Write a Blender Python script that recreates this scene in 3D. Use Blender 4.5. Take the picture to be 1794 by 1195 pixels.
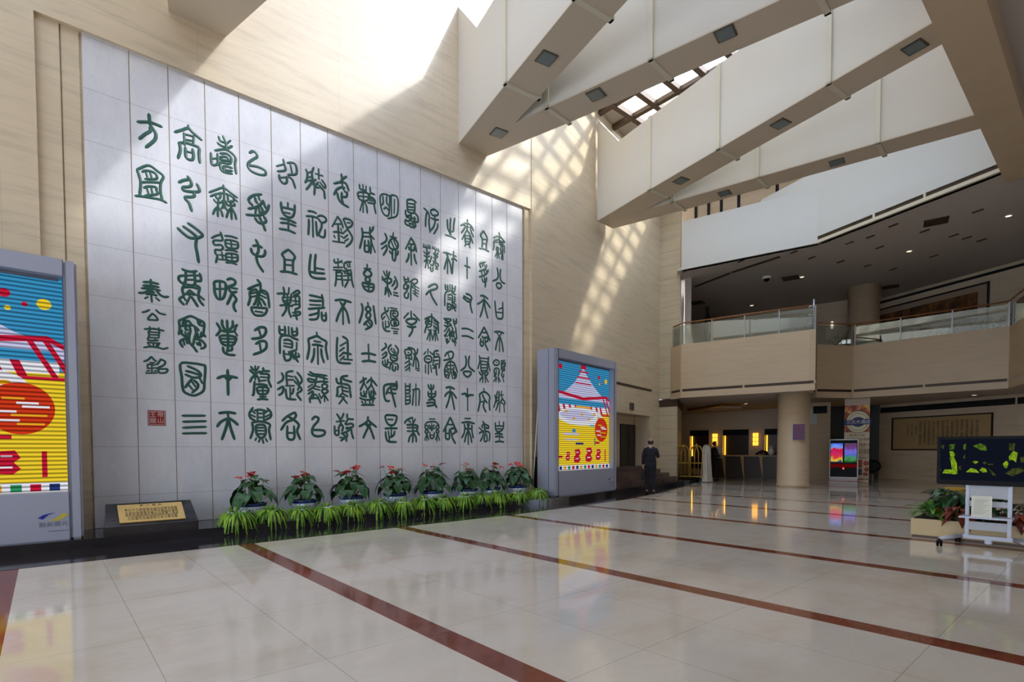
import bpy, bmesh, math, random
from math import pi, sin, cos, radians as rad
from mathutils import Vector, Matrix
random.seed(7)
SC = bpy.context.scene
COL = SC.collection
for _o in list(bpy.data.objects): bpy.data.objects.remove(_o)

# ---------------------------------------------------------------- camera (metres; X = 0 is the inscribed wall, Y runs along it, Z up)
FPX, CPX, CPY = 938.92, 896.9, 816.75          # focal length and principal point of the photo, in its 1794 x 1195 pixels
YAW, PITCH, ROLL = 0.8534, -0.0317, -0.0026
CAM = Vector((11.021, 0.0, 1.42))
_f = Vector((-sin(YAW)*cos(PITCH), cos(YAW)*cos(PITCH), sin(PITCH)))
_r = Vector((cos(YAW), sin(YAW), 0)); _u = _r.cross(_f)
CR, CU = _r*cos(ROLL) + _u*sin(ROLL), _u*cos(ROLL) - _r*sin(ROLL)
CF = _f
cd = bpy.data.cameras.new('camera'); co = bpy.data.objects.new('camera', cd); COL.objects.link(co)
cd.sensor_width = 36.0; cd.lens = FPX/1794*36.0; cd.sensor_fit = 'HORIZONTAL'
cd.shift_x = (897 - CPX)/1794; cd.shift_y = (CPY - 597.5)/1794
cd.clip_start = 0.05; cd.clip_end = 300
co.matrix_world = Matrix(((CR.x, CU.x, -CF.x, CAM.x), (CR.y, CU.y, -CF.y, CAM.y), (CR.z, CU.z, -CF.z, CAM.z), (0, 0, 0, 1)))
SC.camera = co

# ---------------------------------------------------------------- daylight: cloudy sky, sun through the glass roof
SC.view_settings.view_transform = 'Standard'; SC.view_settings.look = 'None'
SC.view_settings.gamma = 1.0; SC.view_settings.exposure = 0.5
SC.view_settings.use_curve_mapping = False
SC.cycles.max_bounces = 8; SC.cycles.diffuse_bounces = 4; SC.cycles.glossy_bounces = 3
SC.cycles.transmission_bounces = 4; SC.cycles.transparent_max_bounces = 12
SC.cycles.caustics_reflective = False; SC.cycles.caustics_refractive = False
SC.cycles.sample_clamp_indirect = 6.0
w = bpy.data.worlds.new('sky'); SC.world = w; w.use_nodes = True
nt = w.node_tree; nt.nodes.clear()
_o = nt.nodes.new('ShaderNodeOutputWorld'); _b = nt.nodes.new('ShaderNodeBackground')
_tc = nt.nodes.new('ShaderNodeTexCoord'); _n = nt.nodes.new('ShaderNodeTexNoise'); _cr = nt.nodes.new('ShaderNodeValToRGB')
_n.inputs['Scale'].default_value = 3.0; _n.inputs['Detail'].default_value = 4.0
nt.links.new(_tc.outputs['Generated'], _n.inputs['Vector']); nt.links.new(_n.outputs['Fac'], _cr.inputs['Fac'])
_cr.color_ramp.elements[0].position = 0.38; _cr.color_ramp.elements[0].color = (0.42, 0.56, 0.86, 1)
_cr.color_ramp.elements[1].position = 0.60; _cr.color_ramp.elements[1].color = (0.95, 0.96, 1.0, 1)
nt.links.new(_cr.outputs['Color'], _b.inputs['Color']); _b.inputs['Strength'].default_value = 4.2
nt.links.new(_b.outputs['Background'], _o.inputs['Surface'])
sl = bpy.data.lights.new('sun', 'SUN'); sl.energy = 2.8; sl.angle = rad(2.2); sl.color = (1.0, 0.93, 0.82)
so = bpy.data.objects.new('sun', sl); COL.objects.link(so)
so.rotation_euler = Vector((-1.0, -0.78, -0.95)).to_track_quat('-Z', 'Y').to_euler(); so.location = (9, 9, 20)

sl2 = bpy.data.lights.new('soft_sun', 'SUN'); sl2.energy = 2.3; sl2.angle = rad(16); sl2.color = (1.0, 0.95, 0.88)   # second, wider sun added to give soft bands of light
so2 = bpy.data.objects.new('soft_sun', sl2); COL.objects.link(so2); so2.rotation_euler = so.rotation_euler; so2.location = (10, 9, 20)

# ---------------------------------------------------------------- helpers
def lin(c):
    return tuple((x/255/12.92 if x/255 <= 0.04045 else ((x/255 + 0.055)/1.055)**2.4) for x in c) + (1.0,)

def ray(x, y):
    return CF + CR*((x - CPX)/FPX) + CU*((CPY - y)/FPX)

def on_x(x, y, X=0.0):
    v = ray(x, y); return CAM + v*((X - CAM.x)/v.x)

def on_z(x, y, Z):
    v = ray(x, y); return CAM + v*((Z - CAM.z)/v.z)
def on_line(x, y, T):
    """where the sight line of a photo pixel meets the upright plane through frame T's x axis; in T's coordinates"""
    I = T.inverted(); o = I @ CAM; v = I.to_3x3() @ ray(x, y); return o + v*(-o.y/v.y)

WM = {}
class MB:
    """collects shapes, links them as ONE mesh object"""
    def __init__(s): s.v = []; s.f = []; s.m = []; s.sm = []
    def add(s, vs, fs, mi=0, smooth=False, T=None):
        b = len(s.v)
        for p in vs:
            p = Vector(p); s.v.append(T @ p if T is not None else p)
        for f in fs:
            s.f.append([b + i for i in f]); s.m.append(mi); s.sm.append(smooth)
        return s
    def box(s, x0, x1, y0, y1, z0, z1, mi=0, T=None):
        vs = [(x0,y0,z0),(x1,y0,z0),(x1,y1,z0),(x0,y1,z0),(x0,y0,z1),(x1,y0,z1),(x1,y1,z1),(x0,y1,z1)]
        fs = [(0,3,2,1),(4,5,6,7),(0,1,5,4),(1,2,6,5),(2,3,7,6),(3,0,4,7)]
        return s.add(vs, fs, mi, False, T)
    def bbox(s, x0, x1, y0, y1, z0, z1, r=0.01, mi=0, T=None):
        """box with chamfered edges"""
        bm = bmesh.new(); bmesh.ops.create_cube(bm, size=1.0)
        for q in bm.verts:
            q.co = Vector(((x0+x1)/2 + q.co.x*(x1-x0), (y0+y1)/2 + q.co.y*(y1-y0), (z0+z1)/2 + q.co.z*(z1-z0)))
        bmesh.ops.bevel(bm, geom=list(bm.edges), offset=r, segments=2, affect='EDGES')
        bm.verts.index_update()
        s.add([q.co.copy() for q in bm.verts], [[q.index for q in f.verts] for f in bm.faces], mi, False, T); bm.free()
        return s
    def prism(s, pts, z0, z1, mi=0, T=None, cap=True):
        n = len(pts)
        a = sum(pts[i][0]*pts[(i+1) % n][1] - pts[(i+1) % n][0]*pts[i][1] for i in range(n))
        if a < 0: pts = pts[::-1]
        vs = [(p[0], p[1], z0) for p in pts] + [(p[0], p[1], z1) for p in pts]
        fs = [(i, (i+1) % n, n + (i+1) % n, n + i) for i in range(n)]
        if cap: fs += [tuple(range(n))[::-1], tuple(range(n, 2*n))]
        return s.add(vs, fs, mi, False, T)
    def poly(s, pts, mi=0, T=None): return s.add(pts, [tuple(range(len(pts)))], mi, False, T)
    def plate(s, pts, t, mi=0):
        """polygon in space given a thickness t against its normal"""
        P = [Vector(p) for p in pts]; n = (P[1]-P[0]).cross(P[2]-P[0]).normalized()*t; k = len(P)
        fs = [tuple(range(k)), tuple(range(k, 2*k))[::-1]] + [(i, k+i, k+(i+1) % k, (i+1) % k) for i in range(k)]
        return s.add(P + [p - n for p in P], fs, mi)
    def lathe(s, prof, seg=24, mi=0, T=None, smooth=True, c=(0,0,0)):
        vs = []; fs = []
        for r, z in prof:
            for k in range(seg):
                a = 2*pi*k/seg; vs.append((c[0] + r*cos(a), c[1] + r*sin(a), c[2] + z))
        for i in range(len(prof)-1):
            for k in range(seg):
                k2 = (k+1) % seg; fs.append((i*seg+k, i*seg+k2, (i+1)*seg+k2, (i+1)*seg+k))
        if prof[0][0] > 1e-6: fs.append(tuple(range(seg))[::-1])
        if prof[-1][0] > 1e-6: fs.append(tuple(range((len(prof)-1)*seg, len(prof)*seg)))
        return s.add(vs, fs, mi, smooth, T)
    def tube(s, pts, r, seg=8, mi=0, T=None, closed=False):
        P = [Vector(p) for p in pts]; n = len(P); rr = r if isinstance(r, (list, tuple)) else [r]*n
        vs = []; fs = []; up = None
        for i in range(n):
            t = (P[(i+1) % n] - P[i-1]) if closed else (P[min(i+1, n-1)] - P[max(i-1, 0)])
            t.normalize()
            if up is None: up = Vector((0,0,1)) if abs(t.z) < 0.9 else Vector((1,0,0))
            a = t.cross(up)
            if a.length < 1e-5: a = t.cross(Vector((0,1,0)))
            a.normalize(); b = a.cross(t).normalized(); up = b
            for k in range(seg):
                q = 2*pi*k/seg; vs.append(P[i] + a*(rr[i]*cos(q)) + b*(rr[i]*sin(q)))
        for i in range(n if closed else n-1):
            j = (i+1) % n
            for k in range(seg):
                k2 = (k+1) % seg; fs.append((i*seg+k, j*seg+k, j*seg+k2, i*seg+k2))
        if not closed: fs += [tuple(range(seg)), tuple(range((n-1)*seg, n*seg))[::-1]]
        return s.add(vs, fs, mi, True, T)
    def ball(s, c, r, mi=0, T=None, seg=16, rings=10):
        rx, ry, rz = r if isinstance(r, (list, tuple)) else (r, r, r)
        vs = [(c[0], c[1], c[2]-rz)]; fs = []
        for i in range(1, rings):
            ph = -pi/2 + pi*i/rings
            for k in range(seg):
                q = 2*pi*k/seg; vs.append((c[0] + rx*cos(ph)*cos(q), c[1] + ry*cos(ph)*sin(q), c[2] + rz*sin(ph)))
        vs.append((c[0], c[1], c[2]+rz)); L = len(vs)-1
        for k in range(seg):
            k2 = (k+1) % seg
            fs.append((0, 1+k2, 1+k)); fs.append((L, 1+(rings-2)*seg+k, 1+(rings-2)*seg+k2))
            for i in range(rings-2): fs.append((1+i*seg+k, 1+i*seg+k2, 1+(i+1)*seg+k2, 1+(i+1)*seg+k))
        return s.add(vs, fs, mi, True, T)
    def build(s, name, mats, parent=None, local=False):
        """local=False: shapes were given in world space"""
        me = bpy.data.meshes.new(name)
        if parent is not None:
            org = None if local else WM[parent].inverted()
            vs = s.v if local else [org @ p for p in s.v]; W = WM[parent]
        else:
            lo = [min(p[i] for p in s.v) for i in range(3)]; hi = [max(p[i] for p in s.v) for i in range(3)]
            c = Vector(((lo[0]+hi[0])/2, (lo[1]+hi[1])/2, lo[2])) if not local else Vector((0,0,0))
            vs = [p - c for p in s.v]; W = Matrix.Translation(c)
        me.from_pydata([tuple(p) for p in vs], [], s.f)
        for m in (mats if isinstance(mats, (list, tuple)) else [mats]): me.materials.append(m)
        me.polygons.foreach_set('material_index', s.m); me.polygons.foreach_set('use_smooth', s.sm)
        me.update()
        o = bpy.data.objects.new(name, me); COL.objects.link(o); WM[o] = W
        if parent is not None: o.parent = parent
        else: o.location = W.translation
        return o

def tag(o, label, cat, group=None, kind=None):
    if label: o['label'] = label
    if cat: o['category'] = cat
    if group: o['group'] = group
    if kind: o['kind'] = kind
    return o
def thing(name, label, cat, loc=(0,0,0), rz=0.0, group=None):
    o = bpy.data.objects.new(name, None); COL.objects.link(o); o.empty_display_size = 0.1
    o.location = loc; o.rotation_euler = (0, 0, rz)
    WM[o] = Matrix.Translation(Vector(loc)) @ Matrix.Rotation(rz, 4, 'Z')
    return tag(o, label, cat, group)
def struct(o): o['kind'] = 'structure'; return o
def dup(root, loc, rz=0.0, label=None, sc=1.0):
    r = root.copy(); COL.objects.link(r); r.location = loc; r.rotation_euler = (0, 0, rz); r.scale = (sc, sc, sc)
    if label: r['label'] = label
    def rec(src, dst):
        for ch in [c for c in src.children]:
            c = ch.copy(); COL.objects.link(c); c.parent = dst; rec(ch, c)
    rec(root, r); return r
def frame(px, py, ang, z=0.0):
    """local x along plan heading ang (degrees, counter-clockwise from +X), local y to its left, z up"""
    return Matrix.Translation((px, py, z)) @ Matrix.Rotation(rad(ang), 4, 'Z')

# ---------------------------------------------------------------- materials
class NT:
    def __init__(s, name):
        s.mat = bpy.data.materials.new(name); s.mat.use_nodes = True; s.t = s.mat.node_tree; s.t.nodes.clear()
        s.out = s.t.nodes.new('ShaderNodeOutputMaterial')
    def n(s, typ, **kw):
        nd = s.t.nodes.new(typ)
        for k, v in kw.items():
            if k in nd.inputs.keys(): nd.inputs[k].default_value = v
            else: setattr(nd, k, v)
        return nd
    def l(s, a, b): s.t.links.new(a, b)
    def math(s, op, a, b=None, c=None):
        nd = s.n('ShaderNodeMath'); nd.operation = op
        for i, x in enumerate((a, b, c)):
            if x is None: continue
            if hasattr(x, 'links'): s.l(x, nd.inputs[i])
            else: nd.inputs[i].default_value = x
        return nd.outputs[0]
    def pos(s): return s.n('ShaderNodeNewGeometry').outputs['Position']
    def xyz(s, v):
        nd = s.n('ShaderNodeSeparateXYZ'); s.l(v, nd.inputs[0]); return nd.outputs
    def scale(s, v, sx, sy, sz):
        nd = s.n('ShaderNodeMapping'); s.l(v, nd.inputs['Vector']); nd.inputs['Scale'].default_value = (sx, sy, sz); return nd.outputs[0]
    def noise(s, v, scale, detail=4.0, rough=0.55):
        nd = s.n('ShaderNodeTexNoise'); nd.inputs['Scale'].default_value = scale; nd.inputs['Detail'].default_value = detail
        nd.inputs['Roughness'].default_value = rough; s.l(v, nd.inputs['Vector']); return nd.outputs['Fac']
    def ramp(s, fac, stops):
        nd = s.n('ShaderNodeValToRGB'); s.l(fac, nd.inputs['Fac']); e = nd.color_ramp.elements
        while len(e) < len(stops): e.new(0.5)
        for i, (p, c) in enumerate(stops): e[i].position = p; e[i].color = c
        return nd.outputs['Color']
    def mix(s, fac, a, b, blend='MIX'):
        nd = s.n('ShaderNodeMix'); nd.data_type = 'RGBA'; nd.blend_type = blend
        ins = [i for i in nd.inputs if i.type == 'RGBA']
        for x, i in ((fac, nd.inputs[0]), (a, ins[0]), (b, ins[1])):
            if hasattr(x, 'links'): s.l(x, i)
            else: i.default_value = x
        return [o for o in nd.outputs if o.type == 'RGBA'][0]
    def principled(s, color, rough=0.5, metal=0.0, bump=None, bump_d=0.02, spec=0.5, coat=0.0):
        p = s.n('ShaderNodeBsdfPrincipled')
        if hasattr(color, 'links'): s.l(color, p.inputs['Base Color'])
        else: p.inputs['Base Color'].default_value = color
        if hasattr(rough, 'links'): s.l(rough, p.inputs['Roughness'])
        else: p.inputs['Roughness'].default_value = rough
        p.inputs['Metallic'].default_value = metal; p.inputs['Specular IOR Level'].default_value = spec
        p.inputs['Coat Weight'].default_value = coat
        if bump is not None:
            b = s.n('ShaderNodeBump'); b.inputs['Distance'].default_value = bump_d; b.inputs['Strength'].default_value = 0.6
            s.l(bump, b.inputs['Height']); s.l(b.outputs['Normal'], p.inputs['Normal'])
        s.l(p.outputs[0], s.out.inputs['Surface']); return p

def mat(name, rgb, rough=0.5, metal=0.0, var=0.06, nscale=6.0, spec=0.5, bump=0.0, coat=0.0):
    """plain surface with slight procedural unevenness"""
    m = NT(name); c = lin(rgb)
    g = m.n('ShaderNodeTexCoord').outputs['Object']; n = m.noise(g, nscale)
    col = m.mix(n, tuple(x*(1-var*2) for x in c[:3]) + (1,), tuple(min(1, x*(1+var)) for x in c[:3]) + (1,))
    m.principled(col, rough, metal, n if bump else None, bump or 0.01, spec, coat); return m.mat
def emit(name, rgb, strength):
    m = NT(name); e = m.n('ShaderNodeEmission'); e.inputs['Color'].default_value = lin(rgb); e.inputs['Strength'].default_value = strength
    m.l(e.outputs[0], m.out.inputs['Surface']); return m.mat

def travertine(name, rgb, joints=None, dark=0.82, along='Y', jz=1.25, jw=0.012, jdepth=0.16, rough=0.42):
    m = NT(name); P = m.pos(); v = m.scale(P, 0.35, 0.35, 3.2)
    c = lin(rgb)
    n1 = m.noise(v, 2.2, 6.0, 0.65); n2 = m.noise(m.scale(P, 0.9, 0.9, 9.0), 5.0, 3.0, 0.7); n3 = m.noise(P, 0.35, 2.0)
    col = m.ramp(n1, [(0.30, tuple(x*dark for x in c[:3]) + (1,)), (0.5, c), (0.72, tuple(min(1, x*1.06) for x in c[:3]) + (1,))])
    col = m.mix(m.ramp(n2, [(0.60, (0,0,0,1)), (0.78, (0.45,0.45,0.45,1))]), col, tuple(x*0.66 for x in c[:3]) + (1,))
    col = m.mix(m.ramp(n3, [(0.35, (0,0,0,1)), (0.7, (0.3,0.3,0.3,1))]), col, tuple(x*y for x, y in zip(c[:3], (0.93, 0.87, 0.78))) + (1,))
    x, y, z = m.xyz(P); h = y if along == 'Y' else x
    def groove(q, step, off): 
        t = m.math('FRACT', m.math('DIVIDE', m.math('ADD', q, off), step)); return m.math('LESS_THAN', t, jw/step)
    if joints:
        g = m.math('MAXIMUM', groove(z, jz, 0.35), groove(h, joints, 0.4)) if joints > 0 else groove(z, jz, 0.0)
        g = m.math('MULTIPLY', g, jdepth)
        col = m.mix(g, col, tuple(x*0.35 for x in c[:3]) + (1,))
    m.principled(col, rough, 0.0, n1, 0.004); return m.mat

def floor_stone(name, rgb, vein, stops, rough, spec, grid=None):
    m = NT(name); P = m.pos()
    n1 = m.noise(m.scale(P, 1.0, 0.6, 1.0), 1.6, 7.0, 0.62); n2 = m.noise(P, 0.5, 2.0); n3 = m.noise(m.scale(P, 1.0, 0.35, 1.0), 4.0, 8.0, 0.7)
    c = lin(rgb); v = lin(vein)
    col = m.ramp(n1, [(stops[0], v), (stops[1], c), (1.0, tuple(min(1, x*1.05) for x in c[:3]) + (1,))])
    col = m.mix(m.math('MULTIPLY', n2, 0.35), col, tuple(x*y for x, y in zip(c[:3], (0.97, 0.93, 0.86))) + (1,))
    fine = m.ramp(n3, [(0.485, (0,0,0,1)), (0.5, (0.35,0.35,0.35,1)), (0.515, (0,0,0,1))])
    col = m.mix(fine, col, v)
    if grid:
        x, y, z = m.xyz(P); fx, ox, ys, per = grid
        tx = m.math('FRACT', m.math('DIVIDE', m.math('SUBTRACT', x, ox), fx))
        ty = m.math('FRACT', m.math('DIVIDE', m.math('SUBTRACT', y, ys), per))
        g = m.math('MAXIMUM', m.math('LESS_THAN', tx, 0.006/fx), m.math('LESS_THAN', ty, 0.006/per))
        col = m.mix(m.math('MULTIPLY', g, 0.45), col, lin((110, 95, 80)))
    r = m.math('ADD', m.math('MULTIPLY', n1, 0.05), rough - 0.02)
    m.principled(col, r, 0.0, None, 0, spec); return m.mat

def glass_mat(name, tint, refl=0.10, dens=0.0):
    """thin pane: see-through with a mirror reflection that grows at grazing angles"""
    m = NT(name); t = m.n('ShaderNodeBsdfTransparent'); t.inputs['Color'].default_value = tint
    g = m.n('ShaderNodeBsdfGlossy'); g.inputs['Roughness'].default_value = 0.01; g.inputs['Color'].default_value = (0.9, 0.95, 0.95, 1)
    f = m.n('ShaderNodeLayerWeight'); f.inputs['Blend'].default_value = 0.5
    k = m.math('MULTIPLY_ADD', m.math('POWER', f.outputs['Facing'], 4.0), 0.85, refl)
    mx = m.n('ShaderNodeMixShader'); m.l(k, mx.inputs[0]); m.l(t.outputs[0], mx.inputs[1]); m.l(g.outputs[0], mx.inputs[2])
    m.l(mx.outputs[0], m.out.inputs['Surface']); return m.mat

M = {}
M['trav']   = travertine('travertine_wall', (216, 198, 168), joints=2.6)
M['trav2']  = travertine('travertine_tile', (208, 194, 166), joints=-1, jz=0.56, jw=0.014, jdepth=0.75)
M['fascia'] = travertine('travertine_fascia', (206, 184, 152), joints=1.5, along='X', jz=50, jdepth=0.0, dark=0.9)
M['plaster'] = mat('white_plaster', (208, 207, 200), 0.85, var=0.01, nscale=1.0)
M['beam']   = mat('beam_plaster', (216, 208, 192), 0.8, var=0.015, nscale=1.0)
M['soffit'] = mat('beam_soffit_plaster', (206, 190, 166), 0.85, var=0.015, nscale=1.0)
M['trim']   = mat('joint_trim', (214, 206, 182), 0.6, var=0.02)
M['ceil']   = mat('grey_ceiling_paint', (196, 186, 176), 0.9, var=0.01, nscale=1.0)
M['dark']   = mat('dark_opening', (22, 18, 16), 0.8, var=0.1)
M['bronze'] = mat('dark_bronze', (74, 60, 44), 0.45, 0.3)
M['granite'] = floor_stone('black_granite', (46, 44, 48), (24, 23, 28), (0.3, 0.6), 0.07, 0.5)
M['step']   = floor_stone('brown_granite', (104, 84, 76), (62, 48, 46), (0.3, 0.6), 0.25, 0.4)
M['floor']  = floor_stone('cream_marble_floor', (214, 204, 190), (202, 188, 168), (0.32, 0.52), 0.055, 0.5, grid=(1.32, -4.4, 0.53, 0.8767))
M['stripe'] = floor_stone('red_marble_stripe', (136, 70, 50), (100, 44, 32), (0.35, 0.6), 0.08, 0.45)
M['brown']  = mat('brown_metal', (92, 72, 54), 0.45, 0.2)
M['steel']  = mat('brushed_steel', (176, 178, 182), 0.3, 0.9, var=0.03)
M['black']  = mat('black_plastic', (10, 10, 11), 0.5, var=0.05, spec=0.15)
M['white']  = mat('white_paint', (232, 232, 230), 0.5, var=0.01)
M['gold']   = mat('polished_brass', (240, 200, 100), 0.3, 0.45, var=0.02)
M['glassrail'] = glass_mat('railing_glass', (0.74, 0.82, 0.82, 1), 0.26)
M['dimroof'] = glass_mat('sun_dimming_roof_glass', (0.66, 0.69, 0.74, 1), 0.04)  # tint made up to dim the overlit wall bay below
M['glassroof'] = glass_mat('roof_glass', (0.93, 0.96, 0.98, 1), 0.04)
# ================================================================ the setting
W = 0.07                                        # front face of the travertine wall; the marble panel's face is X = 0
P2 = Vector((W, 10.38)); A2 = 12.3              # the wall bends here by 12.3 degrees
F2 = frame(P2.x, P2.y, 90 + A2)                 # x along the far wall, y = away from the room (left), z up
STRIPES = [2.26 + 2.63*k for k in range(-4, 12)]
E_EDGE = [(2.33, -9), (2.33, 7.5), (2.12, 10.0), (1.80, 12.5), (1.0, 15.6), (-1.0, 21.2), (-2.0, 24.6)]   # inner edge of the black border

# floor: cream slabs, red stripes set flush between them
m = MB(); ys = [-9.0]
for s in STRIPES: ys += [s-0.11, s+0.11]
ys += [33.0]
for i in range(len(ys)-1):
    m.poly([(-9, ys[i], 0), (24, ys[i], 0), (24, ys[i+1], 0), (-9, ys[i+1], 0)], 1 if i % 2 else 0)
m.box(-9, 24, -9, 33, -0.3, -0.01, 0)
struct(m.build('floor', [M['floor'], M['stripe']]))
# black border along the wall and the low platform it belongs to
m = MB()
pf = [(1.2, -9), (1.2, 10.6)] + [tuple((F2 @ Vector((s, -1.18, 0)))[:2]) for s in (0.9, 11.6)]
m.prism([(-0.3, -9)] + E_EDGE + [(-6, 24.6)], -0.005, 0.004, 0)
struct(m.build('trim_1', [M['granite']]))
m = MB(); m.prism(pf + [tuple((F2 @ Vector((11.6, 0.9, 0)))[:2]), (-0.9, 10.4), (-0.3, 10.0), (-0.3, -9)], 0.0, 0.14, 0)
struct(m.build('platform', [M['granite']]))
# steps up to the doorway beyond the far screen
for k, (out, send) in enumerate(((0.78, 9.48), (0.50, 9.22), (0.24, 8.9))):
    m = MB(); z0 = 0.14 + 0.15*k
    m.box(3.2, send, -out, 0.0, z0, z0 + 0.15, 0, F2)
    struct(m.build('stair_step', [M['step']]))
m = MB(); m.box(3.95, 8.36, -0.02, 0.65, 0.14, 0.74, 0, F2); struct(m.build('stair_landing', [M['step']]))

# left wall with the shallow recess for the inscription
m = MB()
m.box(-0.4, W, -9, 0.03, 0, 16); m.box(-0.4, W, 0.03, 10.33, 8.04, 16); m.box(-0.4, W, 10.33, 10.39, 0, 16)
m.box(-0.4, -0.05, 0.03, 10.33, 0, 8.04)
m.box(-0.05, 0.0, 0.03, 0.32, 0.14, 8.04); m.box(-0.05, -0.02, 0.34, 0.56, 0.14, 8.04)
m.box(-0.05, 0.02, 10.09, 10.30, 0.14, 8.04)
struct(m.build('wall_left', [M['trav']]))
# the wall beyond the bend, with the doorway niche
m = MB()
m.box(-0.1, 3.95, 0, 0.9, 0, 16, 0, F2); m.box(8.36, 9.34, 0, 0.9, 0, 16, 0, F2); m.box(3.95, 8.36, 0, 0.9, 2.74, 16, 0, F2)
m.box(3.95, 8.36, 0.65, 0.9, 0, 2.74, 0, F2)
struct(m.build('wall_far', [M['trav']]))
dr = MB(); dr.box(6.92, 8.30, 0.60, 0.66, 0.74, 2.40, 0, F2)
dr = struct(dr.build('door_1', [mat('dark_door', (20, 14, 12), 0.35)]))
m = MB(); m.box(7.59, 7.605, 0.592, 0.60, 0.76, 2.38, 0, F2); m.build('door_gap', M['black'], dr)
for sx in (7.52, 7.68):
    m = MB(); m.tube([F2 @ Vector((sx, 0.57, 1.5)), F2 @ Vector((sx, 0.57, 2.0))], 0.015); m.build('door_handle', M['bronze'], dr)
m = MB(); m.box(5.1, 8.5, -0.012, 0.01, 3.74, 3.83, 0, F2); struct(m.build('trim_2', [M['bronze']]))
# corner pier with tiled upper face
K = F2 @ Vector((9.34, 0, 0)); K2 = Vector((-1.05, 19.62, 0)); FP = frame(K.x, K.y, math.degrees(math.atan2(K2.y-K.y, K2.x-K.x)))
wd = (K2-K).length
m = MB(); m.prism([tuple((FP @ Vector(q))[:2]) for q in ((0, 0, 0), (wd, 0, 0), (wd-0.3, 0.8, 0), (0, 0.8, 0))], 3.5, 16, 0)
struct(m.build('wall_corner', [M['trav2']]))
m = MB(); m.prism([(K.x, K.y), (K.x+0.80, K.y+0.10), (-2.75, 22.6), (-3.6, 22.3)], 0.0, 3.22, 0)
m.prism([(K.x+0.02, K.y-0.03), (K.x+0.84, K.y+0.07), (-2.70, 22.65), (-3.65, 22.35)], 3.16, 3.46, 1)
struct(m.build('wall_pier', [M['trav2'], M['bronze']]))

# ---- ceiling beams: Y shaped in plan, tall thin side panels, soffit at ZB
ZB, ZT = 8.93, 11.0
XB = 8.75                                       # left face of the long beam
def y_beam(ax, ay):
    def q(dx, dy): return (ax + dx, ay + dy)
    L = XB - ax; B = q(-0.04, 0.87); kR = 1.53
    Ljx = 2.4
    lA, lJ, lE = q(0, 0), q(Ljx, -0.52), q(L, -0.52 - 0.205*(L-Ljx))
    rE0 = (lE[0], lE[1] + 0.76); inn = q(1.52, 0.50)
    uE = q(L, 0.5 + 0.205*(L-1.52)); lwJ = q(2.3, 1.42); lwE = (uE[0], uE[1] + 0.78)
    m = MB()
    m.prism([lA, lJ, lE, rE0, inn, uE, lwE, lwJ, B], ZB, ZB+0.03, 1)
    def wall(a, b, t=0.1, rise=False):
        a = Vector(a); b = Vector(b); d = (b-a); l = d.length; T = frame(a.x, a.y, math.degrees(math.atan2(d.y, d.x)))
        if rise:
            top = [(0, 12.2), (1.05, ZT)] if rise == 1 else [(l-1.05, ZT), (l, 12.2)]
            pts = [(0, ZB+0.028), (l, ZB+0.028)] + ([(l, ZT), (1.05, ZT), (0, 12.2)] if rise == 1 else [(l, 12.2), (l-1.05, ZT), (0, ZT)])
        else: pts = [(0, ZB+0.028), (l, ZB+0.028), (l, ZT), (0, ZT)]
        k = len(pts)
        vs = [T @ Vector((p[0], 0, p[1])) for p in pts] + [T @ Vector((p[0], t, p[1])) for p in pts]
        fs = [tuple(range(k)), tuple(range(k, 2*k))[::-1]] + [(i, k+i, k+(i+1) % k, (i+1) % k) for i in range(k)]
        m.add(vs, fs, 0)
    wall(lA, lJ, 0.1, 1); wall(lJ, lE); wall(rE0, inn); wall(inn, uE); wall(lwE, lwJ); wall(lwJ, B, 0.1, 2)
    o = struct(m.build('ceiling_beam', [M['beam'], M['soffit']]))
    # joint strips round the beam
    t = MB()
    def strip(a, b):
        a = Vector(a); b = Vector(b); d = b-a; T = frame(a.x, a.y, math.degrees(math.atan2(d.y, d.x)))
        t.box(-0.05, d.length+0.05, -0.05, 0.05, ZB-0.03, ZB+0.01, 0, T)
        for x in (-0.05, d.length-0.0): t.box(x, x+0.05, -0.05, 0.05, ZB-0.03, ZT, 0, T)
    def on(a, b, x):
        f = (x-a[0])/(b[0]-a[0]); return (x, a[1] + f*(b[1]-a[1]))
    for X in (2.4, 4.75, 7.45):
        if X + ax < XB:
            strip(on(lJ, lE, ax+X), on(inn, rE0, ax+X+0.1)); strip(on(inn, uE, ax+X), on(lwJ, lwE, ax+X-0.05))
    t.build('joint_strip', M['trim'], o)
    return o
BEAMS = [(W, 1.78), (W, 7.85), (-0.62, 13.92)]
for b in BEAMS: y_beam(*b)
# long beam parallel to the wall, and the lower ceiling to its right
m = MB(); m.box(XB, 9.42, -9, 19.4, 8.45, 13.4, 0); struct(m.build('long_beam', [M['fascia']]))
m = MB(); m.box(9.42, 24, -9, 19.0, 8.95, 9.1, 0); struct(m.build('ceiling_right', [M['ceil']]))
# ---- glass roof on brown bars
ZR = 12.6
rf = MB()
for k in range(11):
    rf.box(-0.25+0.89*k, -0.07+0.89*k, 10.6, 20.5, ZR-0.10, ZR+0.06); rf.box(-0.25+0.89*k, -0.07+0.89*k, -9, 1.7, ZR-0.10, ZR+0.06)
for k in range(30):
    if not 1.5 < -8.9+1.0*k < 10.5: rf.box(-1.5, XB, -8.9+1.0*k, -8.74+1.0*k, ZR-0.08, ZR+0.05)  # bars left out over the middle bay so its sunlight falls unbroken
rf = struct(rf.build('roof_frame', [M['brown']]))
m = MB(); m.box(-0.3, XB, -9, 1.6, ZR+0.06, ZR+0.07, 0); m.box(-0.3, XB, 1.6, 10.6, ZR+0.06, ZR+0.07, 1); m.box(-0.3, XB, 10.6, 20.5, ZR+0.06, ZR+0.07, 0); m.build('roof_glass', [M['glassroof'], M['dimroof']], rf)

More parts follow.
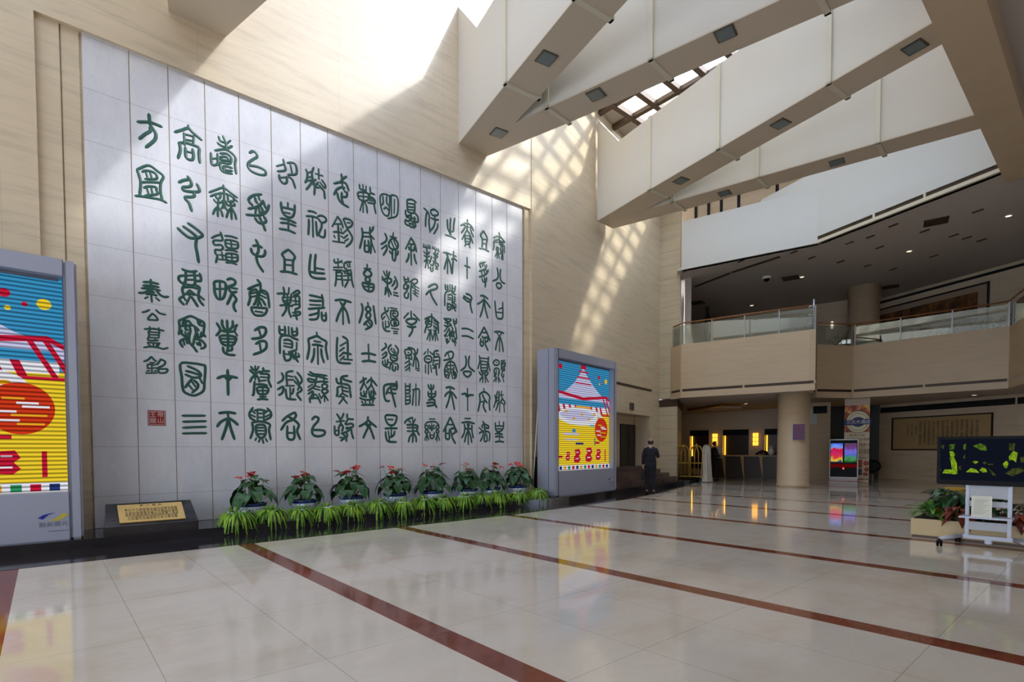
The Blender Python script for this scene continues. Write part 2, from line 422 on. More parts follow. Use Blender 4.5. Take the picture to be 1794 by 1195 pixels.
# ---- upper gallery: fascias, ceiling, back walls
ab = math.degrees(math.atan2(0.226, 0.974)); FB = frame(-0.72, 19.19, ab)
LB = 4.69
m = MB(); m.box(0, LB+0.02, 0, 0.25, 8.5, 10.38, 0, FB); struct(m.build('trim_3', [M['plaster']]))
c0 = FB @ Vector((LB, 0, 0)); e2 = Vector((0.948, -0.318, 0)); FC = frame(c0.x, c0.y, math.degrees(math.atan2(e2.y, e2.x)))
m = MB()
m.box(-0.1, 11, 0, 0.25, 8.72, 11.2, 0, FC); m.box(0.02, 11, 0.0, 0.25, 8.5, 8.60, 2, FC); m.box(0.02, 11, 0.05, 0.25, 8.60, 8.72, 1, FC)
for x in (1.9, 3.35, 6.9): m.box(x, x+0.06, -0.002, 0.05, 8.60, 8.72, 2, FC)
m.box(-2.6, 0.02, 0.2, 0.4, 8.6, 11.1, 0, FC)
struct(m.build('trim_4', [M['plaster'], M['bronze'], M['trim']]))
c1 = FC @ Vector((11, 0, 0))
m = MB(); m.prism([(-0.9, 19.2), (c0.x, c0.y+0.1), (c1.x, c1.y+0.1), (24, 30), (4, 32.5), (-8, 32.5), (-4.2, 24)], 8.5, 8.62, 0)
struct(m.build('ceiling_upper', [M['ceil']]))
# slot in that ceiling
m = MB()
for a, b in (((-1.5, 21.55), (0.36, 20.98)), ((0.46, 20.95), (2.45, 20.60))):
    a = Vector(a); b = Vector(b); d = b-a; m.box(0, d.length, -0.06, 0.06, 8.47, 8.505, 0, frame(a.x, a.y, math.degrees(math.atan2(d.y, d.x))))
struct(m.build('ceiling_slot', [M['bronze']]))
# wall with dark slits above the fascia
FS = frame(-0.72, 19.19, ab) @ Matrix.Translation((0, 2.0, 0))
m = MB(); m.box(-0.7, 9, 0, 0.2, 8.6, 13.4, 0, FS)
for x in (-0.06, 0.47, 0.98, 1.66, 3.08): m.box(x-0.07, x+0.05, -0.012, 0.02, 10.9, 12.6, 1, FS)
struct(m.build('wall_back_upper', [M['fascia'], M['dark']]))

# ---- balcony parapets (polygon in plan), slab and soffit
ZS = 3.45
def parapet(segs, name, closed=False):
    m = MB()
    for a, b in segs:
        a = Vector(a); b = Vector(b); d = b-a; l = d.length; T = frame(a.x, a.y, math.degrees(math.atan2(d.y, d.x)))
        m.box(0, l, 0, 0.16, 3.79, 5.56, 0, T); m.box(0, l, 0.0, 0.16, ZS, 3.69, 0, T); m.box(0, l, 0.04, 0.16, 3.69, 3.79, 1, T)
        n = max(1, int(l/1.7))
        for k in range(n+1): m.box(k*l/n-0.03, k*l/n+0.03, -0.001, 0.05, 3.69, 3.79, 0, T)
    return struct(m.build(name, [M['fascia'], M['bronze']]))
BA, BB = (-0.72, 19.19), (3.84, 20.29)
BC, BD, BE, BF = (2.83, 23.3), (3.69, 24.7), (8.32, 24.85), (10.4, 18.9)
parapet([((-1.42, 19.55), BA), (BA, BB), (BB, (2.2, 23.9))], 'balcony_parapet')
parapet([(BC, BD), (BD, BE), (BE, BF)], 'balcony_parapet')
m = MB(); slab = [(-1.42, 19.6), (-0.7, 19.32), (3.72, 20.4), (2.3, 23.5), (2.85, 23.5), (3.62, 24.8), (8.3, 24.95), (10.4, 19.0), (24, 19.0), (24, 30), (12, 31), (-9, 33), (-8, 22.3), (-3.6, 22.3)]
m.prism(slab, ZS+0.02, 4.6, 0); struct(m.build('ceiling_lower', [M['ceil']]))

# ---- back walls of the lobby
P3 = Vector((3.4, 29.95)); FW = frame(P3.x, P3.y, math.degrees(math.atan2(cos(rad(112.5)), sin(rad(112.5)))))
m = MB(); m.box(-0.55, 12, 0, 0.3, 0, 8.5, 0, FW); m.box(-0.1, 5.2, -0.03, 0.02, 3.08, 3.33, 1, FW); m.box(5.27, 12, -0.03, 0.02, 3.08, 3.33, 1, FW)
m.box(5.2, 5.27, -0.02, 0.0, 0, 3.45, 0, FW); m.box(-0.6, 6.0, -0.05, 0.0, 8.26, 8.36, 1, FW)
struct(m.build('wall_right', [M['trav'], M['dark']]))
FR = frame(0, 28.6, ab)                          # reception back wall
NICHES = ((-5.3, -4.25), (-3.52, -2.19), (-1.42, 0.1))
m = MB()
FRX = on_line(1450, 780, FR).x
m.box(-9, FRX, 0, 0.3, 2.44, 4.7, 0, FR); m.box(-9, 2.6, 0, 0.3, 4.6, 8.5, 0, FR); m.box(-9, FRX, 0, 0.3, 0, 0.3, 0, FR)
xs = [-9] + [q for n_ in NICHES for q in n_] + [FRX]
for i in range(0, len(xs), 2): m.box(xs[i], xs[i+1], 0, 0.3, 0.3, 2.44, 0, FR)
struct(m.build('wall_back', [M['fascia']]))
m = MB(); m.box(-9, FRX, 0.3, 0.36, 0, 2.5, 0, FR); struct(m.build('niche_backing', [mat('dark_wood_panel', (46, 32, 20), 0.35)]))
for a, b in NICHES:
    m = MB(); m.box(a, b, 0.06, 0.14, 2.14, 2.44, 0, FR); struct(m.build('niche_header', [M['black']]))
    m = MB(); m.box(a+0.06, a+0.10, 0.2, 0.26, 1.0, 2.12, 0, FR); m = struct(m.build('niche_light_strip', [emit('gold_strip_light', (255, 186, 56), 2.2)]))
# pier and dark stair well behind the kiosk
m = MB(); m.prism([(1.45, 25.9), (2.35, 26.35), (2.1, 27.0), (1.2, 26.6)], 0, ZS+0.03); struct(m.build('wall_pier', [M['fascia']]))
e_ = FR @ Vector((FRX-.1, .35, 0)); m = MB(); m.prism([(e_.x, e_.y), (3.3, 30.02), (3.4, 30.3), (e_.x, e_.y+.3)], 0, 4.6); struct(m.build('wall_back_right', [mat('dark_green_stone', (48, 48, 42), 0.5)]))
# round columns
def column(x, y, r, z0, z1):
    m = MB(); m.lathe([(r+0.02, z0), (r+0.02, z0+0.10), (r, z0+0.11), (r, z1)], 48, c=(x, y, 0)); return struct(m.build('column', [M['fascia']]))
column(2.85, 21.05, 0.54, 0, ZS+0.03)
column(3.27, 27.35, 0.60, 4.6, 8.5)
# gold ceiling cove over the reception
m = MB(); m.prism([(-3.9, 25.0), (-1.2, 23.3), (-0.45, 24.3), (-1.5, 26.6), (-3.4, 27.1)], 3.36, 3.47, 0)
m.prism([(-2.9, 24.9), (-1.3, 23.8), (-0.7, 24.3), (-1.5, 26.0)], 3.33, 3.37, 1)
struct(m.build('ceiling_cove', [mat('gold_leaf', (150, 112, 52), 0.35, 0.6), M['plaster']]))

# the hall closes behind the camera and to the right
m = MB(); m.box(23.7, 24, -9, 30, 0, 9.0); struct(m.build('wall_east', [M['trav']]))
m = MB(); m.box(-0.4, 24, -9.3, -9, 5.2, 16); m.box(-0.4, 2, -9.3, -9, 0, 5.2); m.box(21, 24, -9.3, -9, 0, 5.2); struct(m.build('wall_front', [M['trav']]))
wf = MB()  # unseen front glazing, added to let fill light into the hall
for k in range(9): wf.box(2+2.35*k, 2.12+2.35*k, -9.2, -9.05, 0, 5.2)
wf.box(2, 21, -9.2, -9.05, 2.5, 2.62); wf = struct(wf.build('fill_window_1', [M['brown']]))
m = MB(); m.box(2, 21, -9.14, -9.12, 0, 5.2); m.build('fill_window_pane', M['glassroof'], wf)
m = MB(); m.box(-9, -3.4, 22.1, 22.3, 0, 13); m.prism([(-1.0, 20.4), (-1.3, 20.4), (-6.6, 29), (-6.3, 29)], 4.6, 8.5); struct(m.build('wall_side', [M['ceil']]))  # unseen box added to stop a light leak, then the gallery side wall
m = MB(); m.box(9.3, 30, -9, 34, 9.3, 9.5); m.box(9.0, 9.42, -9, 19.4, 9.0, 13.4); struct(m.build('roof_right', [M['ceil']]))  # unseen roof, extended to block a sun patch on the floor
m = MB(); m.prism([(-8, 22), (-9, 33), (-8.8, 33), (-7.8, 22)], 0, 8.6); m.box(-9, 24, 32.5, 32.8, 0, 8.6); struct(m.build('wall_rear', [M['fascia']]))
m = MB(); m.box(-12, 30, 20.5, 34, ZR, ZR+0.2); m.box(8.7, 9.5, -9, 20.5, ZR+0.07, ZR+0.3); m.box(-12, -0.4, -9, 34, ZR+0.08, ZR+0.3); struct(m.build('light_block_cover', [M['ceil']]))  # unseen cover added to keep sky light from leaking in
# ---------------------------------------------------------------- the carved inscription: centre lines of the strokes
# every entry: crop corner in the photo, then strokes in tenths of a pixel from that corner
GLYPHS = [
(236,190,"250 100 255 180 275 290 340 390 370 470 340 560 195 680;265 330 270 395 180 450 80 530;50 235 240 240 360 275 470 320"),
(236,190,"935 295 940 360;700 415 830 375 935 345 1010 420 1165 550;860 430 870 640;1030 480 1020 640;870 450 1030 490;880 545 1020 570;765 605 880 600 1020 640 1120 690 1120 800 1135 950;780 600 795 730 755 870;885 680 890 830 940 890 1010 890 1025 810 1010 710;890 750 1000 775"),
(236,190,"1465 490 1500 570 1590 600;1540 485 1590 600 1595 700;1670 560 1600 620;1445 600 1510 650 1600 680;1700 655 1640 690 1590 720;1400 735 1590 720 1750 840 1750 980 1770 1140;1330 775 1345 970 1420 985 1450 950 1445 790;1340 880 1445 870;1490 785 1600 790 1680 850 1680 930 1640 965 1500 945 1500 1050 1560 1110 1700 1140;1490 860 1540 840 1620 860 1630 910 1490 890;1560 1090 1550 1020 1600 1010 1700 1040;1580 1050 1600 1080 1700 1090"),
(236,285,"40 120 240 50 400 150 500 240 455 350 450 500 480 650;40 120 80 240 105 360 85 580;10 580 100 585 320 620 460 650 555 700;110 345 250 340 440 350;130 160 200 140 320 165 380 220 370 285 180 285;200 180 225 270;270 175 300 270;160 440 240 415 370 430 380 480 390 550 180 575;215 450 245 550;290 440 310 540"),
(236,285,"770 345 850 310 935 295;925 240 970 310 990 380 950 420 850 430 850 480 950 505 1100 510 1130 480 1110 420 1085 375;1030 510 1040 580 990 600 890 600 890 640 950 710 995 845"),
(236,285,"1300 520 1420 475 1550 440 1680 530 1790 610;1545 390 1560 500 1555 790;1320 590 1420 550 1550 530;1410 540 1430 620 1490 610 1500 520;1380 640 1420 690 1460 700 1520 690 1530 660;1460 620 1460 700 1450 790 1450 940;1450 770 1400 820 1365 900;1460 770 1510 850 1535 940;1560 680 1520 800;1580 540 1680 580 1790 680;1620 560 1640 680 1720 670 1730 590;1590 670 1620 740 1680 740 1740 750 1740 710;1680 660 1685 800 1690 990;1680 790 1630 860 1600 960;1690 790 1750 900 1770 990;1560 700 1580 780 1620 840"),
(236,380,"930 110 1060 200 1180 310 1130 360 1070 370 960 365 850 290 750 195;845 165 960 245 1090 350;1080 370 1065 500 1090 640 1115 795"),
(236,380,"1495 265 1520 340 1525 410 1400 410 1370 440 1400 490 1500 490 1540 540 1500 580 1410 575 1410 640 1440 680 1415 800;1340 370 1420 330 1500 310;1570 330 1680 340 1790 375;1580 400 1590 500 1640 540 1790 545 1800 440;1580 400 1690 410 1800 440;1600 460 1790 490;1680 410 1690 540;1580 580 1690 580 1790 610;1590 640 1600 740 1650 765 1785 770 1795 660;1590 640 1700 640 1795 660;1600 700 1785 710;1690 640 1700 765;1520 620 1540 750;1470 660 1600 680;1470 740 1590 750;1590 795 1690 800 1780 830"),
(236,470,"825 15 900 45 990 60 1085 50;890 60 890 200 850 310;770 220 770 150 830 130 910 140;770 210 830 260 880 250;910 130 1050 120;920 200 1050 200;1040 70 1050 200 1050 270 1000 300 900 280;1130 90 1150 150 1150 220 1060 220;1050 130 1140 125;850 310 830 380 850 480 780 540 860 640;840 330 1000 330 1100 360;1070 300 1130 340 1110 460 1130 560 1200 650;1130 480 1210 550;850 500 890 560;960 380 880 460;960 380 1070 470;920 460 980 440 1030 470;970 480 900 630;980 490 1040 570 1100 670"),
(236,470,"280 195 290 320 290 410;150 240 280 245 415 275;145 300 280 305 420 330;120 350 280 350 445 390;280 350 180 420 70 430;370 370 440 460 520 500 590 495;200 450 290 450 390 475;280 400 300 585;230 430 280 400 340 420;180 525 230 500;370 515 430 565"),
(236,470,"130 770 190 755 260 725;370 725 440 785 540 810;310 785 230 885 320 900 400 900 360 830 300 785"),
(236,470,"1390 240 1480 225 1570 250 1590 330 1570 460 1530 530 1450 530 1400 440 1390 330 1390 240;1485 230 1490 530;1400 360 1580 360;1610 200 1680 180 1750 220 1740 280 1640 320 1640 360 1690 420 1780 410;1640 330 1790 360;1700 430 1660 530 1610 630;1700 440 1770 540 1730 620 1730 690 1765 755"),
(236,550,"765 120 880 70 980 40 1100 95 1210 160 1200 340 1235 400;770 120 785 250 770 360;830 170 870 120 900 130 860 200 800 210;930 110 980 170 990 200 900 210 890 270 930 280;990 190 1060 230 1110 280 1080 290;1100 130 1130 190 1200 210;1090 120 1160 160;960 230 970 300 950 400 960 500 1030 580 1090 665;1050 240 1070 330 1040 430 1020 540;820 280 820 340 880 390 960 390;880 310 890 370;930 330 930 380;1060 400 1150 400 1200 350;1100 340 1100 390;1160 320 1150 380;950 430 850 440 790 490 840 580;850 470 870 540;900 460 920 520;1060 440 1160 460 1230 540 1210 590 1150 605;1080 500 1110 540 1130 490 1150 560"),
(236,550,"800 870 820 1095 835 1275 870 1365 1000 1420 1100 1405 1200 1335 1215 1200 1230 930 1180 890 1000 860 800 870;920 910 1080 980 1150 1050 1130 1100 1020 1110 880 1055;890 995 1000 1020 1120 1060;1120 1100 1180 1210;1000 1135 940 1200 880 1285;1030 1155 1100 1225 1090 1295 1000 1375;950 1245 1010 1320;1000 1185 1060 1270"),
(236,550,"170 265 250 260 350 260 510 295;260 220 265 300;420 240 425 300;240 300 250 380 240 460 410 460;250 310 440 330;260 360 420 370;250 410 410 420;430 300 420 420;360 430 360 450;220 500 440 510;230 520 280 560;430 520 400 570;320 510 330 560;390 510 380 560;160 585 280 570 420 590 500 610 580 590"),
(236,550,"290 745 230 800 160 830;290 745 340 800 380 825;260 850 350 850;220 900 230 950;220 880 350 890;220 950 400 940;300 850 300 1020;210 1000 260 990;340 1000 380 990;195 1035 390 1030;460 785 400 870 370 880;450 790 530 830 510 890 430 930 390 960;430 920 420 1020 540 1025 570 965 440 960"),
(236,550,"1430 160 1490 260 1480 310 1420 380;1525 105 1530 200 1600 290 1700 230 1710 120;1610 110 1615 250 1610 330;1480 280 1600 310 1730 300 1760 220 1790 190;1730 290 1790 380;1500 380 1510 490 1560 540 1690 550 1750 490 1750 400 1500 380;1500 430 1750 440;1520 490 1740 495;1625 330 1630 560 1610 670;1535 580 1560 670 1640 710 1750 720;1630 640 1690 630 1700 580"),
(236,550,"1620 975 1625 1200 1630 1415;1440 1125 1530 1090 1640 1085 1790 1115;1580 1100 1630 1150 1690 1100"),
(236,660,"830 680 1030 680 1230 680;840 785 1040 780 1245 775;840 890 1040 880 1245 875;835 990 1040 985 1250 985"),
(236,660,"1470 635 1620 620 1760 640;1620 630 1635 720;1440 870 1500 790 1630 730 1720 770 1800 840;1630 740 1590 900 1520 1095;1635 740 1680 920 1740 1090"),
(418,250,"190 180 250 150 310 190 320 250 240 300 170 360 170 430 230 500 360 555 460 560 475 510 440 470 330 420 180 395"),
(418,250,"780 290 800 380 820 460 790 490 680 500;665 410 800 375;710 560 720 640 780 710 840 690 840 590;720 610 840 605;850 355 940 350 1000 400 1005 545 860 560;905 390 935 540;870 590 940 650 990 795"),
(418,250,"1175 465 1200 540 1190 640 1160 700;1310 435 1280 530 1290 650 1250 730 1180 820;1200 530 1290 500;1200 610 1280 590;1200 670 1290 640;1340 540 1470 580;1395 460 1400 640;1350 640 1310 680 1330 750 1320 910;1260 690 1330 760;1390 690 1340 760 1400 790;1450 650 1510 740 1510 800;1400 740 1450 800 1490 850 1505 980;1420 690 1490 790"),
(418,330,"400 105 270 120 180 180 190 240 245 300;290 160 300 220 330 260;350 150 370 210;430 215 380 280 300 330 170 355;430 220 450 290 480 350;530 290 500 380 430 450 300 470 130 460;390 320 420 400 390 450;310 340 290 440;350 340 370 430;285 515 340 590 410 620;360 490 390 560 430 640 465 740;440 490 480 570 430 610"),
(418,330,"740 240 745 330 780 440 860 500 930 500 970 430 980 290;860 250 860 340;750 325 860 350 970 375;800 420 900 440;730 525 860 545 1000 605;730 600 860 610 1000 660;865 520 870 730;710 705 860 730 990 785"),
(418,330,"1210 395 1290 405 1355 435;1180 485 1290 490 1380 520;1225 540 1225 650 1215 810;1290 510 1300 850;1350 580 1360 720 1370 830;1380 490 1440 475 1510 510 1525 570 1450 600 1390 530;1450 600 1445 680 1400 800 1450 850 1500 840 1510 720"),
(418,420,"300 0 340 90 345 200 310 290 340 420 430 560;250 110 330 100 410 140;215 150 240 230 320 280 420 290 460 240 460 180"),
(418,420,"870 170 760 250 800 340 800 560;870 170 980 290 950 380 950 570;810 345 950 360;810 435 950 450;730 555 860 560 1020 605"),
(418,420,"1260 255 1240 400 1235 550 1270 640 1370 675 1515 680;1345 255 1330 400 1330 570;1330 490 1490 520;1260 560 1350 580 1500 590"),
(418,490,"325 0 380 70 390 170 490 220 520 340 535 490;160 165 260 120 370 80;310 165 200 210 200 330 165 450;220 240 320 220;220 300 320 280;310 170 330 260 290 400 260 440;380 210 480 260;380 270 480 320;375 180 350 300 410 350 470 450;340 300 350 390 330 460;350 340 400 460;220 480 240 560 300 620 430 620 490 550 490 490;220 480 350 490 490 500;290 550 420 570"),
(418,490,"780 130 800 250 770 330 800 400 900 400 920 250;880 140 870 250;670 245 770 240 860 255;780 310 910 310;800 370 910 350;850 250 850 400;720 450 830 440 940 465;830 460 820 540 760 635;870 460 880 560 915 660;940 240 1030 190 1060 230 960 280;950 300 1050 290 1060 400 1060 480 980 520;950 370 1050 380;940 440 1060 430;990 290 1000 420;940 580 1060 560 1060 610 940 630;990 530 1000 620 1020 700"),
(418,490,"1235 270 1340 290 1460 320;1235 360 1340 370 1450 370;1240 435 1430 445;1215 510 1350 500 1500 490;1450 260 1470 350 1470 490;1400 510 1380 580 1230 620;1400 520 1390 640 1350 690 1235 695;1450 565 1455 680 1490 715 1525 690 1520 575;1455 630 1520 625"),
(418,570,"280 90 370 35 460 45 475 120 430 190 340 225 230 235;350 70 390 190;300 325 390 275 475 290 480 390 400 460 260 510;365 310 390 450"),
(418,570,"710 10 715 130 760 160 810 140 805 15;715 80 800 80;930 40 935 150 980 180 1020 150 1015 40;935 110 1015 110;870 25 875 180;720 490 730 210 870 180 950 220 1040 255;790 260 860 250 930 290 930 400;790 310 920 330;790 360 920 390;1015 300 1010 430;790 440 790 530 820 610 890 600 910 530 870 460;800 500 880 510;880 470 940 450 1010 430;930 450 960 540 1060 550;900 480 970 590;1000 470 990 560 1040 640;1040 490 1060 540"),
(418,570,"1360 125 1370 190;1210 240 1290 210 1370 190 1450 240 1530 290 1520 400 1555 595;1215 240 1230 400 1195 590;1315 275 1430 295;1285 340 1380 340 1470 370;1320 400 1310 530 1270 645;1380 350 1385 680;1440 410 1450 530 1490 650"),
(418,570,"215 720 250 770 290 790;290 710 290 950;350 720 310 800;195 780 250 830 290 850;370 800 300 850;290 860 230 920 200 990;300 860 350 930 360 990;430 740 440 790 540 800;420 800 380 840 500 850 530 880 520 960 570 1080;380 900 500 910;370 970 480 960;310 1030 420 1030 500 1050;280 980 270 1090 260 1200 240 1225;330 1085 510 1090 500 1180 440 1200 350 1190 330 1085;340 1140 510 1140;420 1085 425 1280;370 1245 480 1245;330 1295 420 1285 510 1295"),
(418,570,"750 830 780 900 760 960 680 1010;680 1120 770 1070 780 1110 760 1180 700 1220;950 800 870 810 830 860 850 1050;850 880 950 900;860 950 960 950;820 1055 970 1055;1020 820 1090 910 1100 980 1050 1040;980 890 1040 980 1060 1050;970 970 1050 1050 1100 1130 1020 1200 1090 1310;820 1110 830 1210 860 1280 1000 1295;900 1090 900 1280;960 1100 940 1180 910 1200;1060 1060 1030 1130"),
(418,570,"1240 810 1310 850 1400 860 1540 880;1210 850 1280 880 1380 890 1550 940;1350 860 1350 950 1220 930 1220 970 1290 990 1450 980 1560 990;1210 1080 1290 1030;1480 870 1490 1000;1350 960 1320 1060 1210 1140;1300 1100 1420 1130;1340 1060 1420 1080;1450 1060 1500 1020 1550 1060 1500 1110 1450 1060;1450 1150 1500 1110 1560 1150 1500 1190 1450 1150;1210 1200 1290 1150 1290 1200 1240 1280 1250 1350;1230 1280 1340 1270 1400 1290 1430 1360;1300 1260 1320 1200;1340 1200 1400 1260;1400 1190 1440 1270;1490 1200 1440 1280;1500 1190 1500 1330;1510 1230 1560 1310"),
(418,660,"250 540 190 640 210 720 290 770;230 590 290 640;220 670 290 700;280 590 370 575 480 600;500 550 560 620 560 700 460 760;520 590 450 640;550 660 460 700;330 600 330 780;440 600 440 780;340 640 430 640;340 710 430 710;230 800 380 780 540 830 530 930 560 1100;235 810 250 930 205 1080;310 850 380 835 460 860 470 1000 400 1070 320 1010 300 900 310 850;330 890 440 890;320 940 460 945;330 1000 460 1000;310 1070 290 1110;380 1070 350 1140;410 1070 435 1160;470 1080 500 1130"),
(418,660,"980 620 850 690 760 770;980 620 1000 680 960 750;870 700 960 750 1050 840 1020 950 1075 1095;960 750 830 800 740 930;850 860 850 1050 910 1100 970 1060 965 860;850 980 970 980"),
(418,660,"1280 750 1330 700 1390 720 1380 780 1310 860 1280 950 1310 1020 1400 1040 1490 1010 1500 950 1420 930 1290 930"),
(576,300,"220 50 230 130 215 180;310 90 250 130 225 170;90 215 220 190 300 220 350 340;230 190 240 270;90 410 140 320 220 280 280 290;150 380 170 480 230 560 345 630;230 370 225 470 260 590;320 360 310 440 240 450;240 290 290 370"),
(576,300,"155 790 60 965;155 790 220 890 250 990;100 920 210 920;160 930 170 1090 180 1240;80 1060 170 1060 250 1090;90 1120 110 1160;210 1000 220 1040;70 1220 280 1250;210 1130 250 1160;260 830 350 840 410 890 390 960 320 980 280 900 260 830;320 900 370 900;310 990 360 1060 410 1160 380 1250 300 1320;320 1020 250 1080;330 1110 260 1170;340 1180 280 1220"),
(576,300,"535 230 550 310 650 340;595 235 600 350;650 260 650 350;510 375 620 370 700 400 690 490 620 520 530 480 510 375;600 360 605 520;520 430 690 450;590 520 545 690;600 530 600 720;620 530 660 620 670 730;720 280 730 370 800 405;730 390 690 420 790 480;690 470 790 490 800 560 680 550;790 560 800 640 820 740;710 510 790 520"),
(576,300,"905 415 1050 430 1060 600 1040 770 960 750 910 620 905 415;940 430 950 540 930 590;1010 440 1010 540 1040 600;960 660 1000 630 1040 680;1060 430 1140 420 1200 470 1210 620 1180 780 1030 825;1090 440 1095 800;1145 490 1140 740"),
(576,300,"1365 500 1450 495 1525 545;1365 500 1370 620 1390 710 1490 720 1500 560;1380 560 1490 575;1380 620 1490 630;1385 670 1490 680;1340 680 1350 770 1430 770;1500 730 1550 790 1555 880 1490 880;1350 800 1430 820;1430 740 1440 830 1380 870 1340 850 1340 920 1430 960;1500 800 1460 830;1520 830 1480 860;1440 870 1500 910 1510 960 1430 980;1400 910 1470 930 1495 1000"),
(576,390,"575 95 590 200 580 290 540 450;720 80 720 200 740 330 730 540;780 70 760 130 720 170;590 170 720 180;590 240 740 250;730 220 790 290;740 330 810 520;630 310 625 480 660 510 700 490 690 310;630 400 700 400"),
(576,390,"980 190 1010 270 990 330 910 380;1010 390 920 460;1010 400 1010 470 950 570;1125 180 1120 270;1070 240 1180 270;1120 270 1050 350 1060 430 1130 470 1200 440 1200 350 1120 270;1090 330 1140 450;1130 300 1180 420;1060 490 1080 530 1120 540;1110 490 1110 610 1130 660 1160 640 1170 490;1210 490 1200 550 1160 560"),
(576,390,"1435 265 1340 460;1435 265 1500 380 1530 510;1390 370 1480 380;1435 390 1440 740;1400 420 1410 470 1490 480 1490 430;1400 540 1390 610 1350 690;1490 550 1500 630 1530 720"),
(576,390,"95 640 110 700 220 680;160 630 165 790;225 660 230 700;80 780 240 780;80 825 240 830;130 840 130 980 110 1110;130 870 220 870 230 980 245 1110;140 930 220 930;140 990 230 990;260 720 310 690 390 685;270 720 270 780 320 820;320 720 340 780;360 700 370 780;250 850 320 840 390 825;330 840 340 990 280 1130;260 930 390 920;260 1000 390 1000;390 850 400 1000 430 1130;270 880 380 890"),
(576,390,"670 730 670 810;620 800 730 810;670 820 610 890 660 945 730 930 740 880 670 820;660 950 640 1000 680 1040 720 1010 700 950;590 1050 620 1150 700 1200 770 1180 780 1080 680 1070 590 1050;610 1110 770 1130;690 1060 700 1200"),
(576,390,"955 850 990 930;1010 840 1020 1000;1060 860 1040 940 1020 960;930 940 960 1000 1030 1060 1090 1030 1090 980;930 1000 1030 970 1090 990;1020 1000 1020 1130 980 1260;990 1130 985 1250;1020 1120 1060 1190 1090 1260;1030 1150 1050 1290;1150 940 1190 1040 1190 1110 1140 1170;1150 1010 1140 1060 1100 1110;1130 1220 1200 1230;1130 1260 1215 1285"),
(576,475,"1310 95 1330 180 1390 180 1380 110;1320 140 1390 150;1350 190 1310 260 1320 310 1390 290 1390 240;1350 210 1370 280 1360 350 1320 400 1330 460 1380 465 1390 380;1410 200 1480 140 1540 150 1540 200 1490 220 1430 190;1440 220 1430 360 1430 510;1480 220 1460 290;1480 240 1570 300;1470 290 1570 350;1470 340 1560 395;1470 380 1550 445;1500 230 1510 420"),
(576,475,"110 510 230 500 390 545;200 540 260 630 320 740 355 910;290 540 230 640 170 760 130 880;245 660 250 930"),
(576,475,"570 565 590 640 580 740 530 905;780 605 790 700 820 920;680 550 690 620;690 620 640 660 690 710 730 670 690 620;690 710 730 770 690 830 650 780 690 710;700 830 750 890 740 960 640 1020;700 850 640 900 610 940;650 920 700 980;690 880 730 940"),
(576,475,"975 630 990 700 1040 690;1040 640 1030 710;1000 710 930 760 920 820;990 720 1060 850;980 790 930 850;940 880 950 980 990 1040 1070 1050;990 870 990 1030;1040 870 1050 960 1000 980;1070 640 1190 660;1080 690 1190 700 1200 780 1130 790 1120 730 1170 740;1080 690 1090 820 1200 830;1090 860 1200 860 1210 940 1100 950 1090 860;1130 890 1170 890 1170 920 1130 920;1090 995 1220 1015;1130 1050 1200 1055;1130 1085 1200 1090"),
(576,475,"1435 700 1440 820;1390 730 1310 820;1480 750 1580 860;1360 850 1440 830 1530 850 1500 910 1430 930 1360 890 1360 850;1440 940 1460 1020 1440 1080 1400 1140;1370 960 1440 980 1520 970"),
(576,570,"150 210 140 350 140 560 170 640 250 660 380 665;240 195 310 240 330 320 330 570;300 300 200 360;270 390 190 450;270 470 190 540;270 540 200 610;240 480 320 490 390 505;260 590 410 605"),
(576,570,"690 330 700 620;570 495 690 490 820 520;580 630 700 620 820 640"),
(576,570,"980 310 1000 370 920 440;1000 460 930 520;1010 470 1000 530 930 580;940 620 950 690 1040 740;980 600 990 710;1030 590 1020 680 980 680;1090 335 1040 400 1060 480 1100 520;1160 350 1210 430 1190 510 1120 530;1100 400 1080 430;1130 410 1170 480;1100 450 1150 490;1090 520 1080 590 1130 620 1190 600 1180 530 1090 520;1110 560 1170 580;1130 620 1080 680 1060 770;1050 640 1110 690;1190 670 1210 710 1200 780;1120 700 1110 770 1150 790 1170 720;1130 660 1190 670"),
(576,570,"1330 430 1430 430 1440 500 1350 520 1330 430;1380 470 1400 480;1380 390 1450 400 1500 440 1510 520;1340 540 1350 590;1440 520 1450 600;1350 560 1440 590;1400 530 1410 800;1400 620 1330 660;1400 680 1330 740;1400 740 1340 790;1410 660 1440 690;1550 410 1540 480 1500 530;1480 490 1500 540 1480 640 1470 720;1520 540 1520 770;1530 560 1560 640 1570 730;1540 750 1580 755;1540 785 1580 790"),
(576,570,"330 880 230 900 210 960 230 1030;130 920 150 1000 220 1020;240 930 300 960 400 985;150 1080 240 1060;250 1020 350 1050 370 1150 385 1260;150 1090 150 1190 135 1240;230 1060 240 1180;250 1080 330 1100;250 1140 340 1160;230 1190 170 1250;240 1190 330 1240;200 1240 250 1250;270 1250 180 1370;230 1250 320 1360"),
(576,665,"600 -40 610 50 550 190;540 60 600 10 660 -20;610 50 680 180;740 -40 740 80 670 190;660 60 740 0 840 110;740 80 820 260;560 220 570 280 660 300;610 200 620 290;660 200 650 250 620 260;700 200 720 310 780 290 770 200;740 190 740 300;540 320 620 350 740 350 810 325;570 380 600 410;640 360 640 430;710 360 720 430;780 370 760 410;570 445 680 440 790 445"),
(576,665,"1180 30 1190 130 1170 170 1110 165;1190 80 1060 80 970 110 960 200 970 300 1000 370 1060 375;1000 260 1040 160 1080 130;1080 90 1090 200 1120 300 1165 480;1040 230 1170 245;1110 120 1190 110"),
